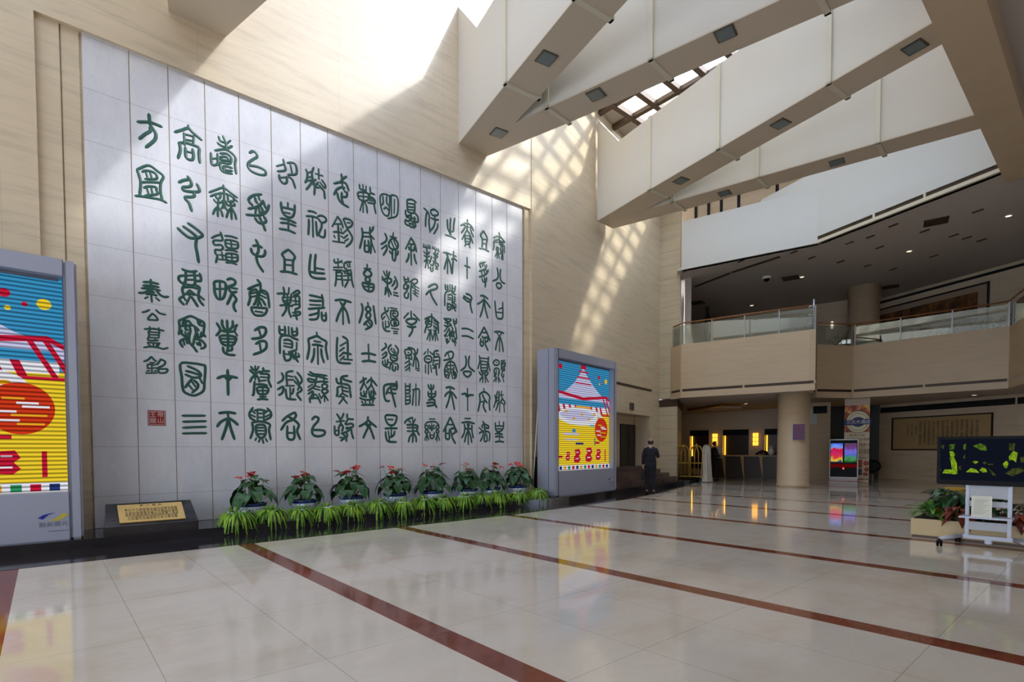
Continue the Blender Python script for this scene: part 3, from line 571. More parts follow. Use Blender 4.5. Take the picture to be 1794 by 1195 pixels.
(576,665,"1335 65 1340 440;1415 70 1410 110 1340 120;1340 180 1400 180 1420 120;1420 180 1400 240 1340 240;1340 300 1410 290;1420 260 1410 350 1340 360;1420 350 1410 410 1340 430;1520 75 1520 460;1460 180 1520 170 1580 190 1570 450;1480 180 1470 320 1460 450"),
(576,665,"140 600 190 680 210 760 180 820 170 850;260 590 230 660 190 720;130 735 270 720;100 810 110 950 170 960 170 830;110 890 170 890;210 770 250 830 230 900;320 600 330 680 430 695;330 700 290 780 400 770 420 820 300 860;300 840 390 850 310 910 220 940;390 860 400 940 430 1030;230 930 290 1000 310 1080;310 930 320 990 260 1030 210 1070;190 1010 270 1020"),
(576,665,"685 650 690 710 830 830;690 710 620 770 530 820;660 770 700 800 720 770;700 810 650 910 600 1020;710 820 750 920 790 1035;640 770 690 820 740 770"),
(576,665,"990 630 1080 620 1180 640 1170 730 1130 790 1050 790 1000 720 990 630;1030 695 1120 700;1085 800 1085 850;980 855 1080 850 1190 850;990 910 1000 1010 1040 1080 1180 1090;1040 900 1060 1080;1090 860 1090 990;1150 900 1130 970 1070 1010"),
(576,665,"1460 660 1370 700 1320 760;1460 660 1470 790;1510 690 1470 770;1390 710 1430 750;1360 790 1470 790 1550 810 1540 890 1580 970;1370 840 1540 840;1370 900 1530 900;1460 800 1470 940 1460 1100;1460 940 1410 1010 1390 1090;1480 930 1520 1010 1525 1090"),
(735,355,"75 95 140 160 170 230 165 350 185 520;130 160 110 270 105 420;190 140 250 120 320 170 310 220 230 220 190 160;200 265 260 295 330 300;265 240 270 340 240 430 190 490;320 370 310 440 250 545"),
(735,355,"485 295 490 420 510 490 550 560;545 270 535 400 540 580;615 270 595 400 590 490 540 500;450 560 530 580 630 630"),
(735,355,"835 295 835 400 830 470;720 400 800 355 850 360 910 420 940 490;770 380 800 420 730 530;830 400 780 430;840 420 890 430;890 420 900 500 940 600;830 470 740 640;830 480 880 560 930 710;790 560 800 690 830 720 880 700 880 570;790 570 880 580;795 620 880 630;800 670 880 680;810 710 790 760;860 710 880 790"),
(735,355,"1115 490 1065 570 1095 640 1090 790;1115 490 1180 620 1165 720 1165 820;1095 635 1175 645;1095 710 1165 720;1040 795 1120 805 1210 855"),
(735,355,"1385 520 1400 590 1390 650 1480 700;1290 610 1340 590 1400 590 1490 690;1300 650 1370 640 1300 680 1300 750 1285 830;1310 690 1370 690;1390 650 1470 740;1400 690 1460 770;1390 720 1440 770;1350 770 1340 830 1370 830 1370 780;1420 780 1410 830 1450 840 1450 790;1360 840 1320 940;1360 860 1355 970;1370 850 1390 970;1430 840 1400 900;1440 850 1430 990;1450 850 1455 1000;1480 760 1480 880;1390 600 1390 700"),
(735,355,"60 770 190 800;70 720 75 780;110 740 110 780;150 740 150 790;180 750 180 800;220 790 350 850;230 770 230 800;265 780 260 810;300 800 300 830;330 810 330 845;120 800 130 850 125 1000;70 850 130 900 180 860;80 920 130 950 180 930;80 1030 130 990 190 1030;125 1000 100 1140;130 1000 160 1150;280 840 270 900 280 1060;240 880 280 920 330 870;240 960 280 970 320 930;210 940 190 1010 170 1060;230 1010 330 1070;210 1080 240 1110;270 1000 230 1090 190 1080;280 1050 330 1090 280 1160;270 1080 320 1170;190 1120 200 1190 230 1190 235 1130"),
(735,355,"410 870 480 870 550 910;460 890 490 930 480 980;490 900 500 960;485 960 460 1050 430 1160;490 960 490 1240;500 970 540 1090 560 1240;595 850 590 970;570 900 640 940;560 990 600 970 650 1020;590 990 580 1100 570 1240"),
(735,450,"830 10 830 380;785 155 830 160 880 190"),
(735,450,"1150 85 1060 110 1055 150 1070 190;1090 120 1100 170;1120 110 1130 160;1170 140 1140 210 1040 250;1200 230 1170 290 1110 330 1040 350;1080 250 1090 310;1120 230 1140 290;1150 220 1180 270;1090 380 1110 430 1150 440;1130 360 1150 450 1145 530;1170 360 1160 430 1130 430"),
(735,450,"1355 195 1370 290 1360 380 1280 420;1415 215 1405 330 1430 430 1490 470;1370 450 1340 480 1360 540 1400 550 1430 510 1400 460 1350 460"),
(735,450,"155 530 210 490 280 475 310 520 280 560 180 590 110 660;180 590 220 700 305 845"),
(735,450,"450 480 455 560 480 580 495 560 490 490;455 525 490 525;570 490 575 590 610 600 625 510;575 545 625 545;530 485 535 590;440 850 450 640 540 590 580 630 630 660;490 665 550 655 575 690 575 780;490 700 570 720;490 740 570 750;615 690 610 780 560 790;490 800 490 900 510 930 550 900 540 830 490 820;500 870 530 880;570 800 590 850 640 890;560 840 600 890 630 950;600 800 640 850;550 900 600 900"),
(735,450,"810 640 880 670 910 720 890 770 840 780 760 710;770 680 830 720 890 750;890 770 890 860 920 980"),
(735,450,"1060 680 1120 680 1195 735;1120 690 1130 740;1010 825 1070 790 1125 750 1180 810 1235 890;1125 760 1100 910 1055 1050;1130 760 1150 920 1190 1070"),
(735,450,"1315 770 1330 960 1350 1060 1400 1080 1450 1050 1450 790;1330 965 1440 975;1380 915 1440 890"),
(735,555,"210 -50 215 40 200 170;90 40 160 10 220 5 340 110;170 40 110 80 110 130;120 90 190 80;110 130 190 130;180 60 120 170 90 280;130 190 190 170;250 60 320 130 330 290;240 100 310 150;240 150 310 190;250 190 310 220;150 220 190 250 200 220;240 230 270 250 300 220;180 250 130 400;185 250 180 420;200 260 230 410;270 250 230 390;275 260 275 420;285 260 320 410"),
(735,555,"420 30 550 45 500 90 430 40;480 60 490 150;440 100 550 130;430 150 490 170 560 140;590 40 600 110 640 110 645 30;590 80 640 80;600 120 630 200;490 180 430 260;520 200 480 270 440 350;530 230 510 330;430 320 490 340;560 170 580 230 540 290 530 400;580 250 600 310 540 330;630 190 640 300 650 380;590 330 640 400;460 380 480 450 520 420;490 380 480 470;570 380 580 430 630 430;590 400 630 510;610 380 640 460;560 290 620 260;540 340 600 350"),
(735,555,"735 205 840 210 940 260;735 335 840 340 940 385"),
(735,555,"1125 180 1080 270 1025 370;1125 180 1180 290 1230 420;1090 270 1170 280;1070 380 1060 470 1080 510 1110 490 1110 400;1070 440 1110 440;1090 340 1120 370 1180 360 1190 420 1150 440 1150 490 1195 590;1140 380 1150 440"),
(735,555,"1305 265 1390 260 1470 290;1350 280 1390 340;1430 280 1395 350;1385 350 1350 450 1325 580;1395 360 1395 610;1405 350 1440 470 1460 610"),
(735,555,"145 560 145 640;75 660 110 610;180 610 215 650;140 680 90 720 100 780 150 800 210 770 200 700 140 680;120 735 180 740;105 840 105 980;155 820 155 1000;190 840 210 970;330 590 270 600 250 640 260 690;220 640 260 690;290 640 340 665;240 710 340 700 350 790 340 900;250 740 230 850;250 770 330 760;270 830 330 820;250 850 290 880 230 900;290 850 290 930 300 1020"),
(735,555,"560 600 480 630 440 690;560 600 590 650 570 720 520 740 420 760;500 650 520 720;540 760 540 820;430 950 470 830 540 780 610 820 660 970;480 850 600 850;540 790 540 940;490 910 590 920;480 870 500 960;470 930 440 970 450 1040 480 1060;480 960 520 1000;450 1010 500 1020;540 940 500 1080;550 950 580 1080;600 880 590 940 640 1000 630 1060 600 1075;580 970 620 1010;590 1010 620 1040"),
(735,555,"800 685 815 760 800 870 720 940;870 685 855 780 870 880 960 955;770 960 890 960 890 1010 840 1050 790 1020 770 960"),
(735,555,"1045 680 1050 780 1015 910;1205 700 1200 790 1230 950;1060 720 1190 730;1070 770 1190 790;1070 830 1180 840;1070 890 1180 890;1075 940 1180 940;1070 780 1075 940 1120 980 1180 940 1185 790;1040 960 1070 1010 1110 1010;1200 970 1170 1020 1130 1010;1100 1020 1050 1130;1110 1050 1100 1150;1140 1030 1150 1150;1150 1040 1200 1140;1050 1090 1100 1070"),
(735,555,"1340 750 1290 790 1310 840 1370 840 1390 790 1340 750;1335 795 1345 800;1340 890 1300 930 1310 1010 1300 1050;1350 890 1390 930 1380 1020;1340 920 1340 1010;1310 960 1330 1050 1340 1100;1380 950 1370 1050;1340 1060 1290 1130;1345 1060 1330 1140;1370 1060 1380 1150;1380 1060 1410 1130;1420 770 1490 760;1430 800 1490 800 1490 860 1430 870 1430 790;1430 830 1490 830;1430 870 1430 920 1480 940 1480 880;1430 910 1480 905;1450 950 1430 1020 1460 1050 1470 1000;1450 1060 1470 1140"),
(735,665,"150 90 170 150 200 180;200 85 205 180 210 310;245 95 240 150 200 180;150 210 160 290 210 310 270 290 280 200;160 250 270 250;215 320 220 340;150 360 220 345 260 360;120 410 200 400 270 410;130 460 200 455 270 440;265 350 270 420 300 490"),
(735,665,"460 145 530 130 610 165;535 150 535 210;440 295 480 240 540 215 590 250 645 330;540 220 510 360 465 495;545 220 580 370 610 525"),
(735,665,"835 155 840 545;735 260 790 245 850 270 940 270;800 270 840 300 880 260"),
(735,665,"1120 155 1130 215;1040 260 1130 215 1220 290 1215 400 1225 540;1045 260 1055 380 1020 555;1100 260 1130 340 1180 410;1070 390 1130 380;1130 380 1115 470 1160 570"),
(735,665,"1365 200 1340 300 1345 400;1310 270 1330 340 1320 400 1295 490;1390 210 1385 300 1380 400 1330 540;1330 320 1390 310;1340 370 1390 360;1430 200 1430 310;1400 270 1460 270;1450 320 1420 380 1400 420;1450 340 1490 400 1480 440;1420 400 1470 430;1400 420 1395 570;1470 430 1480 570;1360 420 1350 500"),
(735,665,"170 690 270 690;90 800 130 750 210 735 290 745 340 800;210 760 215 900;160 790 210 830 260 790;170 840 210 870 270 840;120 800 95 840 130 870 150 830 120 800;125 880 95 910 120 940 155 910 125 880;125 950 90 1060;125 950 130 1070;130 950 165 1050;305 800 285 840 310 870 340 830 305 800;310 880 290 910 310 940 340 910 310 880;310 950 280 1050;310 950 305 1080;320 950 350 1060;180 920 185 1000 215 1030 250 1000 260 920;190 970 250 970"),
(735,665,"535 660 480 780 415 910;535 660 590 780 655 920;490 780 590 790;460 860 455 1000 480 1040 520 1020 520 870;460 940 520 940;540 860 610 850 620 920 570 960 570 1010 625 1115;540 860 560 960"),
(735,665,"790 680 890 680;735 755 850 740 960 770;830 760 850 830 870 760;780 780 800 850 850 860 910 850 910 790;790 830 780 930 735 1020;910 850 920 940 940 1020;845 800 850 1130;850 880 810 980 785 1095;850 880 890 990 910 1095"),
(735,665,"1100 730 1135 780 1130 840;1130 770 1090 810 1100 850;1140 780 1200 810 1200 850 1150 840;1130 840 1150 910 1130 1030 1140 1080 1180 1060 1170 950;1040 840 1090 890;1130 890 1070 920 1040 940;1120 900 1100 1000 1060 1075;1150 900 1210 920 1225 980 1215 1075"),
(735,665,"1320 750 1330 870 1370 910 1430 890 1460 840 1465 740;1390 730 1390 800;1340 810 1460 810;1350 860 1430 860;1390 910 1395 1080;1320 950 1380 940 1450 960;1320 1000 1390 990 1460 1010;1320 1090 1390 1080 1470 1090"),
]
# ================================================================ the inscribed marble panel
YC = [0.591, 1.206, 1.758, 2.316, 2.879, 3.451, 4.01, 4.573, 5.134, 5.688, 6.246, 6.797, 7.348, 7.88, 8.418, 8.948, 9.459, 10.02]
def marble_mat():
    m = NT('white_marble'); P = m.pos(); c = lin((226, 226, 230)); x, y, z = m.xyz(P)
    n = m.noise(m.scale(P, 1, 0.8, 0.5), 1.3, 6.0, 0.6); n2 = m.noise(m.scale(P, 1.0, 2.0, 0.8), 3.0, 8.0, 0.7)
    col = m.ramp(n, [(0.3, lin((212, 211, 216))), (0.55, c), (0.8, lin((232, 230, 230)))])
    col = m.mix(m.ramp(n2, [(0.49, (0,0,0,1)), (0.5, (0.22,0.22,0.22,1)), (0.512, (0,0,0,1))]), col, lin((170, 160, 152)))
    # slab joints: every column has its own offset
    t = m.math('FRACT', m.math('DIVIDE', m.math('SUBTRACT', z, 0.6576), 0.8156))
    col = m.mix(m.math('MULTIPLY', m.math('LESS_THAN', t, 0.010), 0.55), col, lin((150, 140, 128)))
    m.principled(col, 0.36, 0.0, None, 0, 0.4); return m.mat
M['marble'] = marble_mat()
M['ink'] = mat('dark_green_inlay', (44, 92, 80), 0.38, var=0.18, nscale=30, spec=0.5)
M['seal'] = mat('red_seal', (150, 30, 30), 0.5, var=0.1); M['groove'] = mat('joint_groove', (150, 128, 104), 0.8)

def catmull(P, n=5):
    if len(P) < 3: return P
    closed = (P[0]-P[-1]).length < 1e-4; out = []
    for i in range(len(P)-1):
        a = P[i-1] if i > 0 else (P[-2] if closed else P[0]*2 - P[1]); b, c = P[i], P[i+1]
        d = P[i+2] if i+2 < len(P) else (P[1] if closed else P[-1]*2 - P[-2])
        for k in range(n):
            t = k/n; out.append(0.5*((2*b) + (c-a)*t + (2*a-5*b+4*c-d)*t*t + (3*b-a-3*c+d)*t**3))
    out.append(P[-1]); return out

def stroke(m, pts, w, X=0.0, h=0.010):
    """a carved stroke: rounded ridge with tapered ends, lying on the plane X"""
    P = catmull([Vector((p.y, p.z)) for p in pts]); n = len(P); L = []; R = []
    # extend the ends a little
    for i in range(n):
        t = (P[min(i+1, n-1)] - P[max(i-1, 0)])
        if t.length < 1e-6: t = Vector((1, 0))
        t.normalize(); nn = Vector((-t.y, t.x)); s = w/2*(0.78 if i in (0, n-1) else 1.0)
        L.append(P[i] + nn*s); R.append(P[i] - nn*s)
    b = len(m.v); vs = []
    for i in range(n):
        c = P[i]
        vs += [(X, L[i].x, L[i].y), (X+h*0.75, (L[i].x*2+c.x)/3, (L[i].y*2+c.y)/3), (X+h, c.x, c.y), (X+h*0.75, (R[i].x*2+c.x)/3, (R[i].y*2+c.y)/3), (X, R[i].x, R[i].y)]
    fs = []
    for i in range(n-1):
        for k in range(4): fs.append((i*5+k, (i+1)*5+k, (i+1)*5+k+1, i*5+k+1))
    for i, j in ((0, 1), (n-1, n-2)):
        d = (P[i]-P[j])
        if d.length < 1e-6: d = Vector((0, 1))
        e = P[i] + d.normalized()*w*0.42; vs.append((X, e.x, e.y)); q = len(vs)-1
        for k in range(4): fs.append((i*5+k, i*5+k+1, q))
    m.add(vs, fs, 0, False)

panel = thing('inscription_panel', 'tall white marble wall panel with fourteen columns of carved dark green ancient characters', 'wall panel', (0, 5.3, 0.14))
cols = []
for i in range(17):
    m = MB(); m.bbox(-0.049, 0.0, YC[i]+0.006, YC[i+1]-0.006, 0.142, 8.083, 0.004)
    cols.append(m.build('marble_column', M['marble'], panel)); WM[cols[-1]] = WM[panel]
m = MB()
for y in YC[1:-1]: m.box(-0.045, -0.006, y-0.007, y+0.007, 0.15, 8.08)
m.build('joint_line', M['groove'], panel)
for cx, cy, st in GLYPHS:
    strokes = []
    for s in st.split(';'):
        v = [float(q) for q in s.split()]
        strokes.append([on_x(cx + v[k]/9.956, cy + v[k+1]/9.956) for k in range(0, len(v), 2)])
    allp = [p for s in strokes for p in s]; yc = sum(p.y for p in allp)/len(allp)
    hgt = max(p.z for p in allp) - min(p.z for p in allp)
    ln = sum((s[k+1]-s[k]).length for s in strokes for k in range(len(s)-1)); dens = ln/(hgt*hgt + 0.05)
    small = cx == 236 and yc < 1.76 and max(p.z for p in allp) < 4.2
    w_ = 0.036 if small else max(0.031, min(0.056, 0.068 - 0.0024*dens))
    m = MB()
    for s in strokes: stroke(m, s, w_)
    ci = max(k for k in range(17) if YC[k] <= yc + 1e-6)
    m.build('carved_character', M['ink'], cols[ci])
# red seal with pale cut characters
def text_mesh(m, body, size, T, mi=0, thick=0.0, align='CENTER', spacing=1.0, line=1.0):
    """characters as flat shapes; T puts the text's x-right / y-up plane in the world"""
    cu = bpy.data.curves.new('t', 'FONT'); cu.body = body; cu.size = size; cu.align_x = align; cu.align_y = 'CENTER'
    cu.space_character = spacing; cu.space_line = line; cu.resolution_u = 2; cu.extrude = thick
    o = bpy.data.objects.new('t', cu); COL.objects.link(o)
    dg = bpy.context.evaluated_depsgraph_get(); dg.update()
    me = bpy.data.meshes.new_from_object(o.evaluated_get(dg))
    m.add([v.co.copy() for v in me.vertices], [list(p.vertices) for p in me.polygons], mi, False, T)
    bpy.data.objects.remove(o); bpy.data.curves.remove(cu); bpy.data.meshes.remove(me)
TX = Matrix(((0, 0, 1, 0.0), (1, 0, 0, 0.0), (0, 1, 0, 0.0), (0, 0, 0, 1)))       # text x -> +Y, text y -> Z, facing +X
a = on_x(258.5, 718.5); b = on_x(290.5, 746)
m = MB(); m.box(0.0, 0.004, a.y, b.y, b.z, a.z, 0)
for y0, y1, z0, z1 in ((a.y+0.012, b.y-0.012, a.z-0.022, a.z-0.014), (a.y+0.012, b.y-0.012, b.z+0.014, b.z+0.022), (a.y+0.012, a.y+0.020, b.z+0.014, a.z-0.014), (b.y-0.020, b.y-0.012, b.z+0.014, a.z-0.014)):
    m.box(0.004, 0.0055, y0, y1, z0, z1, 1)
cyy, czz = (a.y+b.y)/2, (a.z+b.z)/2
text_mesh(m, '秦山', 0.105, Matrix.Translation((0.0055, cyy+0.055, czz+0.004)) @ TX @ Matrix.Diagonal((1, 1, 1, 1)), 1) if False else None
for ch, dy, dz in (('帝', 0.055, 0.052), ('山', 0.055, -0.052), ('王', -0.055, 0.052), ('龍', -0.055, -0.052)):
    text_mesh(m, ch, 0.10, Matrix.Translation((0.0055, cyy+dy, czz+dz)) @ TX, 1)
m.build('red_seal', [M['seal'], mat('seal_pale', (226, 200, 190), 0.6)], cols[1])
# ================================================================ LED screens
def led_mat(name, rgb, s=0.66, dim=0.22):
    """one picture colour, broken into the screen's horizontal light rows"""
    m = NT(name); e = m.n('ShaderNodeEmission'); c = lin(rgb); z = m.xyz(m.pos())[2]
    t = m.math('FRACT', m.math('DIVIDE', z, 0.0605)); k = m.math('SMOOTH_MIN', m.math('MULTIPLY', m.math('PINGPONG', t, 0.5), 2.4), 1.0, 0.2)
    k = m.math('MULTIPLY_ADD', k, 1-dim, dim)
    e.inputs['Color'].default_value = c; m.l(m.math('MULTIPLY', k, s), e.inputs['Strength'])
    m.l(e.outputs[0], m.out.inputs['Surface']); return m.mat
LED = {k: led_mat('led_' + k, v) for k, v in dict(sky=(60, 150, 200), paleblue=(120, 190, 225), cloud=(205, 205, 240), white=(240, 240, 250), red=(205, 30, 60), orange=(215, 60, 30), yellow=(248, 214, 50), gold=(238, 170, 40), green=(50, 150, 100), navy=(40, 60, 120)).items()}
CAB = mat('grey_cabinet_paint', (164, 167, 182), 0.3, var=0.015, nscale=2); CABD = mat('cabinet_seam', (96, 98, 112), 0.6)
def led_screen(loc, rz, label):
    """local x: across the front (left to right seen from the room), local -y: towards the room"""
    t = thing('led_screen', label, 'screen', loc, rz, None); T = WM[t]
    Wd, H, D = 3.26, 3.98, 0.62
    m = MB()
    def rp(x0, x1, y0, y1, z0, z1, r=0.02): m.bbox(x0, x1, y0, y1, z0, z1, r, 0)
    rp(0, Wd, 0.2, D, 0, H, 0.03)
    rp(0.0, 0.17, 0.0, 0.24, 0, H, 0.03); rp(Wd-0.15, Wd, 0.0, 0.24, 0, H, 0.03)
    rp(0.175, Wd-0.155, 0.0, 0.24, 3.745, H, 0.006); rp(0.175, Wd-0.155, 0.0, 0.24, 0, 0.68, 0.006)
    m.build('cabinet', CAB, t, True)
    m = MB(); m.box(0.17, 0.176, 0.004, 0.02, 0, H); m.box(Wd-0.156, Wd-0.149, 0.004, 0.02, 0, H); m.box(0.2, Wd-0.2, 0.15, 0.2, 3.70, 3.745); m.build('cabinet_seam', CABD, t, True)
    m = MB()
    for k in range(8): m.box(Wd-0.001, Wd+0.004, 0.2, 0.42, 1.1+0.09*k, 1.15+0.09*k)
    m.build('side_vent', M['black'], t, True)
    # the picture: flat shapes of light, back to front
    x0, x1, z0, z1 = 0.18, Wd-0.16, 0.685, 3.745; w = x1-x0; h = z1-z0; keys = list(LED)
    m = MB()
    def P(u, v, d): return (x0 + u*w, 0.185 - d*0.0012, z1 - v*h)
    def shape(k, pts, d): m.poly([P(u, v, d) for u, v in pts][::-1], keys.index(k))
    def rect(k, u0, u1, v0, v1, d): shape(k, [(u0, v0), (u1, v0), (u1, v1), (u0, v1)], d)
    def disc(k, u, v, ru, rv, d, n=40): shape(k, [(u + ru*cos(2*pi*i/n), v + rv*sin(2*pi*i/n)) for i in range(n)], d)
    rect('sky', 0, 1, 0, 0.47, 0); rect('yellow', 0, 1, 0.44, 1, 1)
    # pale pagoda roof with red ridges, white cloud beneath it
    shape('cloud', [(0.5, 0.03), (0.56, 0.10), (0.68, 0.19), (0.82, 0.27), (1.0, 0.33), (1.0, 0.38), (0, 0.38), (0, 0.33), (0.2, 0.27), (0.34, 0.19), (0.44, 0.10)], 2)
    shape('red', [(0.47, 0.0), (0.53, 0.0), (0.56, 0.05), (0.44, 0.05)], 3)
    for v in (0.07, 0.125, 0.18): rect('red', 0.5-0.055-v*0.5, 0.5+0.055+v*0.5, v, v+0.012, 3)
    shape('red', [(0.0, 0.31), (0.06, 0.275), (0.5, 0.315), (0.94, 0.275), (1, 0.31), (1, 0.335), (0.94, 0.30), (0.5, 0.345), (0.06, 0.30), (0, 0.335)], 4)
    rect('sky', 0.03, 0.97, 0.345, 0.395, 4); rect('white', 0.02, 0.98, 0.395, 0.45, 4)
    for u in (0.05, 0.14, 0.24, 0.34, 0.62, 0.72, 0.80): shape('red', [(u, 0.395), (u+0.035, 0.395), (u+0.065, 0.47), (u+0.03, 0.47)], 5)
    for u in (0.86, 0.92): shape('red', [(u, 0.30), (u+0.025, 0.30), (u+0.12, 0.47), (u+0.095, 0.47)], 5)
    shape('red', [(0.0, 0.33), (0.02, 0.33), (0.02, 0.48), (0.0, 0.48)], 5)
    rect('red', 0.74, 1.0, 0.465, 0.480, 6)
    shape('gold', [(0.36, 0.40), (0.64, 0.40), (0.62, 0.43), (0.56, 0.44), (0.44, 0.44), (0.38, 0.43)], 6)
    disc('white', 0.46, 0.50, 0.40, 0.085, 7); disc('cloud', 0.40, 0.49, 0.30, 0.05, 8)
    for u, v in ((0.2, 0.46), (0.33, 0.52), (0.47, 0.48), (0.60, 0.52), (0.70, 0.47), (0.78, 0.50)): disc('gold', u, v, 0.025, 0.012, 9, 10)
    for k, u, v, r in (('red', 0.11, 0.06, 0.03), ('red', 0.79, 0.10, 0.022), ('yellow', 0.93, 0.13, 0.028), ('red', 0.86, 0.14, 0.012), ('yellow', 0.80, 0.165, 0.012)): disc(k, u, v, r, r*0.9, 4, 14)
    disc('orange', 0.835, 0.615, 0.125, 0.118, 10)
    for v, a, b, k in ((0.565, 0.77, 0.85, 'gold'), (0.585, 0.82, 0.90, 'white'), (0.600, 0.84, 0.94, 'white'), (0.625, 0.73, 0.82, 'white'), (0.64, 0.80, 0.93, 'gold'), (0.665, 0.75, 0.83, 'white'), (0.68, 0.82, 0.92, 'gold')): rect(k, a, b, v, v+0.010, 11)
    for k, u0, u1, v0, v1 in (('cloud', 0.15, 0.42, 0.655, 0.675), ('cloud', 0.18, 0.40, 0.71, 0.725), ('navy', 0.36, 0.50, 0.745, 0.765), ('sky', 0.30, 0.36, 0.62, 0.65), ('paleblue', 0.62, 0.70, 0.57, 0.59), ('red', 0.72, 0.80, 0.735, 0.755), ('green', 0.70, 0.72, 0.70, 0.77)): rect(k, u0, u1, v0, v1, 10)
    # large red title shapes and the small striped band at the bottom
    def blot(u, v, s):
        shape('red', [(u-0.4*s, v-0.5*s), (u+0.3*s, v-0.55*s), (u+0.5*s, v-0.2*s), (u+0.25*s, v), (u+0.5*s, v+0.3*s), (u+0.2*s, v+0.55*s), (u-0.45*s, v+0.5*s), (u-0.5*s, v+0.1*s), (u-0.25*s, v-0.1*s)], 10)
        rect('white', u-0.2*s, u+0.2*s, v-0.32*s, v-0.24*s, 11); rect('white', u-0.25*s, u+0.2*s, v+0.18*s, v+0.26*s, 11)
    rect('red', 0.02, 0.14, 0.865, 0.885, 10); blot(0.23, 0.87, 0.075); blot(0.39, 0.87, 0.12); blot(0.60, 0.86, 0.13); blot(0.78, 0.86, 0.10)
    rect('red', 0.905, 0.925, 0.81, 0.93, 10)
    rect('white', 0, 1, 0.955, 1, 10)
    for i in range(14): rect(('red', 'green', 'gold', 'navy')[(i*3) % 4], 0.02+0.07*i, 0.06+0.07*i, 0.962, 0.995, 11)
    m.build('display', [LED[k] for k in keys], t, True)
    # maker's mark at the lower right of the front: two swooshes, four characters, a thin line
    lx, lz, L = Wd-0.33, 0.30, 0.36
    m = MB()
    m.poly([(lx-0.17, -0.002, lz+0.035), (lx-0.11, -0.002, lz+0.075), (lx-0.03, -0.002, lz+0.095), (lx+0.03, -0.002, lz+0.098), (lx-0.05, -0.002, lz+0.075), (lx-0.09, -0.002, lz+0.035), (lx-0.115, -0.002, lz+0.01)][::-1], 0)
    m.poly([(lx-0.05, -0.002, lz-0.01), (lx+0.03, -0.002, lz+0.02), (lx+0.08, -0.002, lz+0.07), (lx+0.12, -0.002, lz+0.09), (lx+0.155, -0.002, lz+0.055), (lx+0.10, -0.002, lz+0.01), (lx+0.03, -0.002, lz-0.02)][::-1], 1)
    m.box(lx-0.06, lx+0.16, -0.002, 0.0, lz-0.165, lz-0.157, 2)
    text_mesh(m, '融新圖元', 0.075, Matrix.Translation((lx, -0.002, lz-0.068)) @ Matrix.Rotation(pi/2, 4, 'X'), 2, spacing=1.15)
    m.build('maker_mark', [mat('logo_blue', (24, 40, 150), 0.5), mat('logo_yellow', (206, 186, 60), 0.5), mat('logo_grey', (92, 96, 112), 0.5)], t, True)
    return t
led_screen((1.07, -2.85, 0.14), rad(90), 'tall grey screen at the left edge of the photo, half its picture cut off')
led_screen((1.0, 10.27, 0.14), rad(90 + 8.1), 'tall grey screen to the right of the inscription with a red dot on yellow')

# ================================================================ plaque on its sloping stone
pl = thing('plaque_stand', 'low black stone wedge with a brass text plaque in front of the marble panel', 'plaque', (0.92, 1.26, 0.14))
m = MB(); y0, y1 = 0.66, 1.86
pr = [(1.16, 0.14), (1.16, 0.275), (0.72, 0.585), (0.66, 0.585), (0.66, 0.14)]
k = len(pr); vs = [(p[0], y0 + (0.03 if p[1] > 0.5 else 0), p[1]) for p in pr] + [(p[0], y1 - (0.03 if p[1] > 0.5 else 0), p[1]) for p in pr]
m.add(vs, [tuple(range(k)), tuple(range(k, 2*k))[::-1]] + [(i, k+i, k+(i+1) % k, (i+1) % k) for i in range(k)])
m.build('stone_base', M['granite'], pl)
sl_ = Vector((0.72-1.16, 0, 0.585-0.275)).normalized(); nn = Vector((-sl_.z*-1, 0, -sl_.x)).normalized()
nn = Vector((sl_.z, 0, -sl_.x)); o_ = Vector((1.16, 1.26, 0.275)) + nn*0.0
PT = Matrix(((0, sl_.x, nn.x, o_.x), (1, 0, 0, o_.y), (0, sl_.z, nn.z, o_.z), (0, 0, 0, 1)))      # x along the wall, y up the slope, z off it
m = MB(); m.bbox(-0.43, 0.43, 0.06, 0.48, 0.0, 0.022, 0.004, 0, PT); pb = m.build('brass_plate', mat('brass_plate', (214, 178, 106), 0.38, 0.35, var=0.06), pl); WM[pb] = WM[pl]
m = MB()
text_mesh(m, '秦 公 簋 銘', 0.052, PT @ Matrix.Translation((0, 0.435, 0.0235)), 0, spacing=1.3)
body = '秦公曰不顯朕皇且受天命鼏宅禹責\n十又二公在帝之坏嚴恭夤天命保業\n氒秦虩事蠻夏余雖小子穆穆帥秉明\n德剌剌趄趄邁民是敕咸畜胤士盍盍\n文武鎮靜不廷虔敬朕祀乍尋宗彝\n以邵皇且其嚴御各以受屯魯多釐'
text_mesh(m, body, 0.047, PT @ Matrix.Translation((0, 0.235, 0.0235)), 0, line=0.95)
m.build('lettering', mat('plaque_ink', (70, 52, 28), 0.6), pb)

# ================================================================ pole and box behind the far screen
m = MB(); m.tube([(0.42, 9.98, 0.14), (0.36, 10.34, 3.5)], 0.018, 8)
tag(m.build('pole', [mat('pale_pole', (206, 198, 178), 0.5)]), 'thin pale pole leaning upright against the wall beside the right screen', 'pole')
m = MB(); m.bbox(0.12, 0.42, 10.30, 10.62, 0.14, 1.20, 0.01); tag(m.build('equipment_box', [M['black']]), 'plain black box standing in the gap between wall and right screen', 'box')

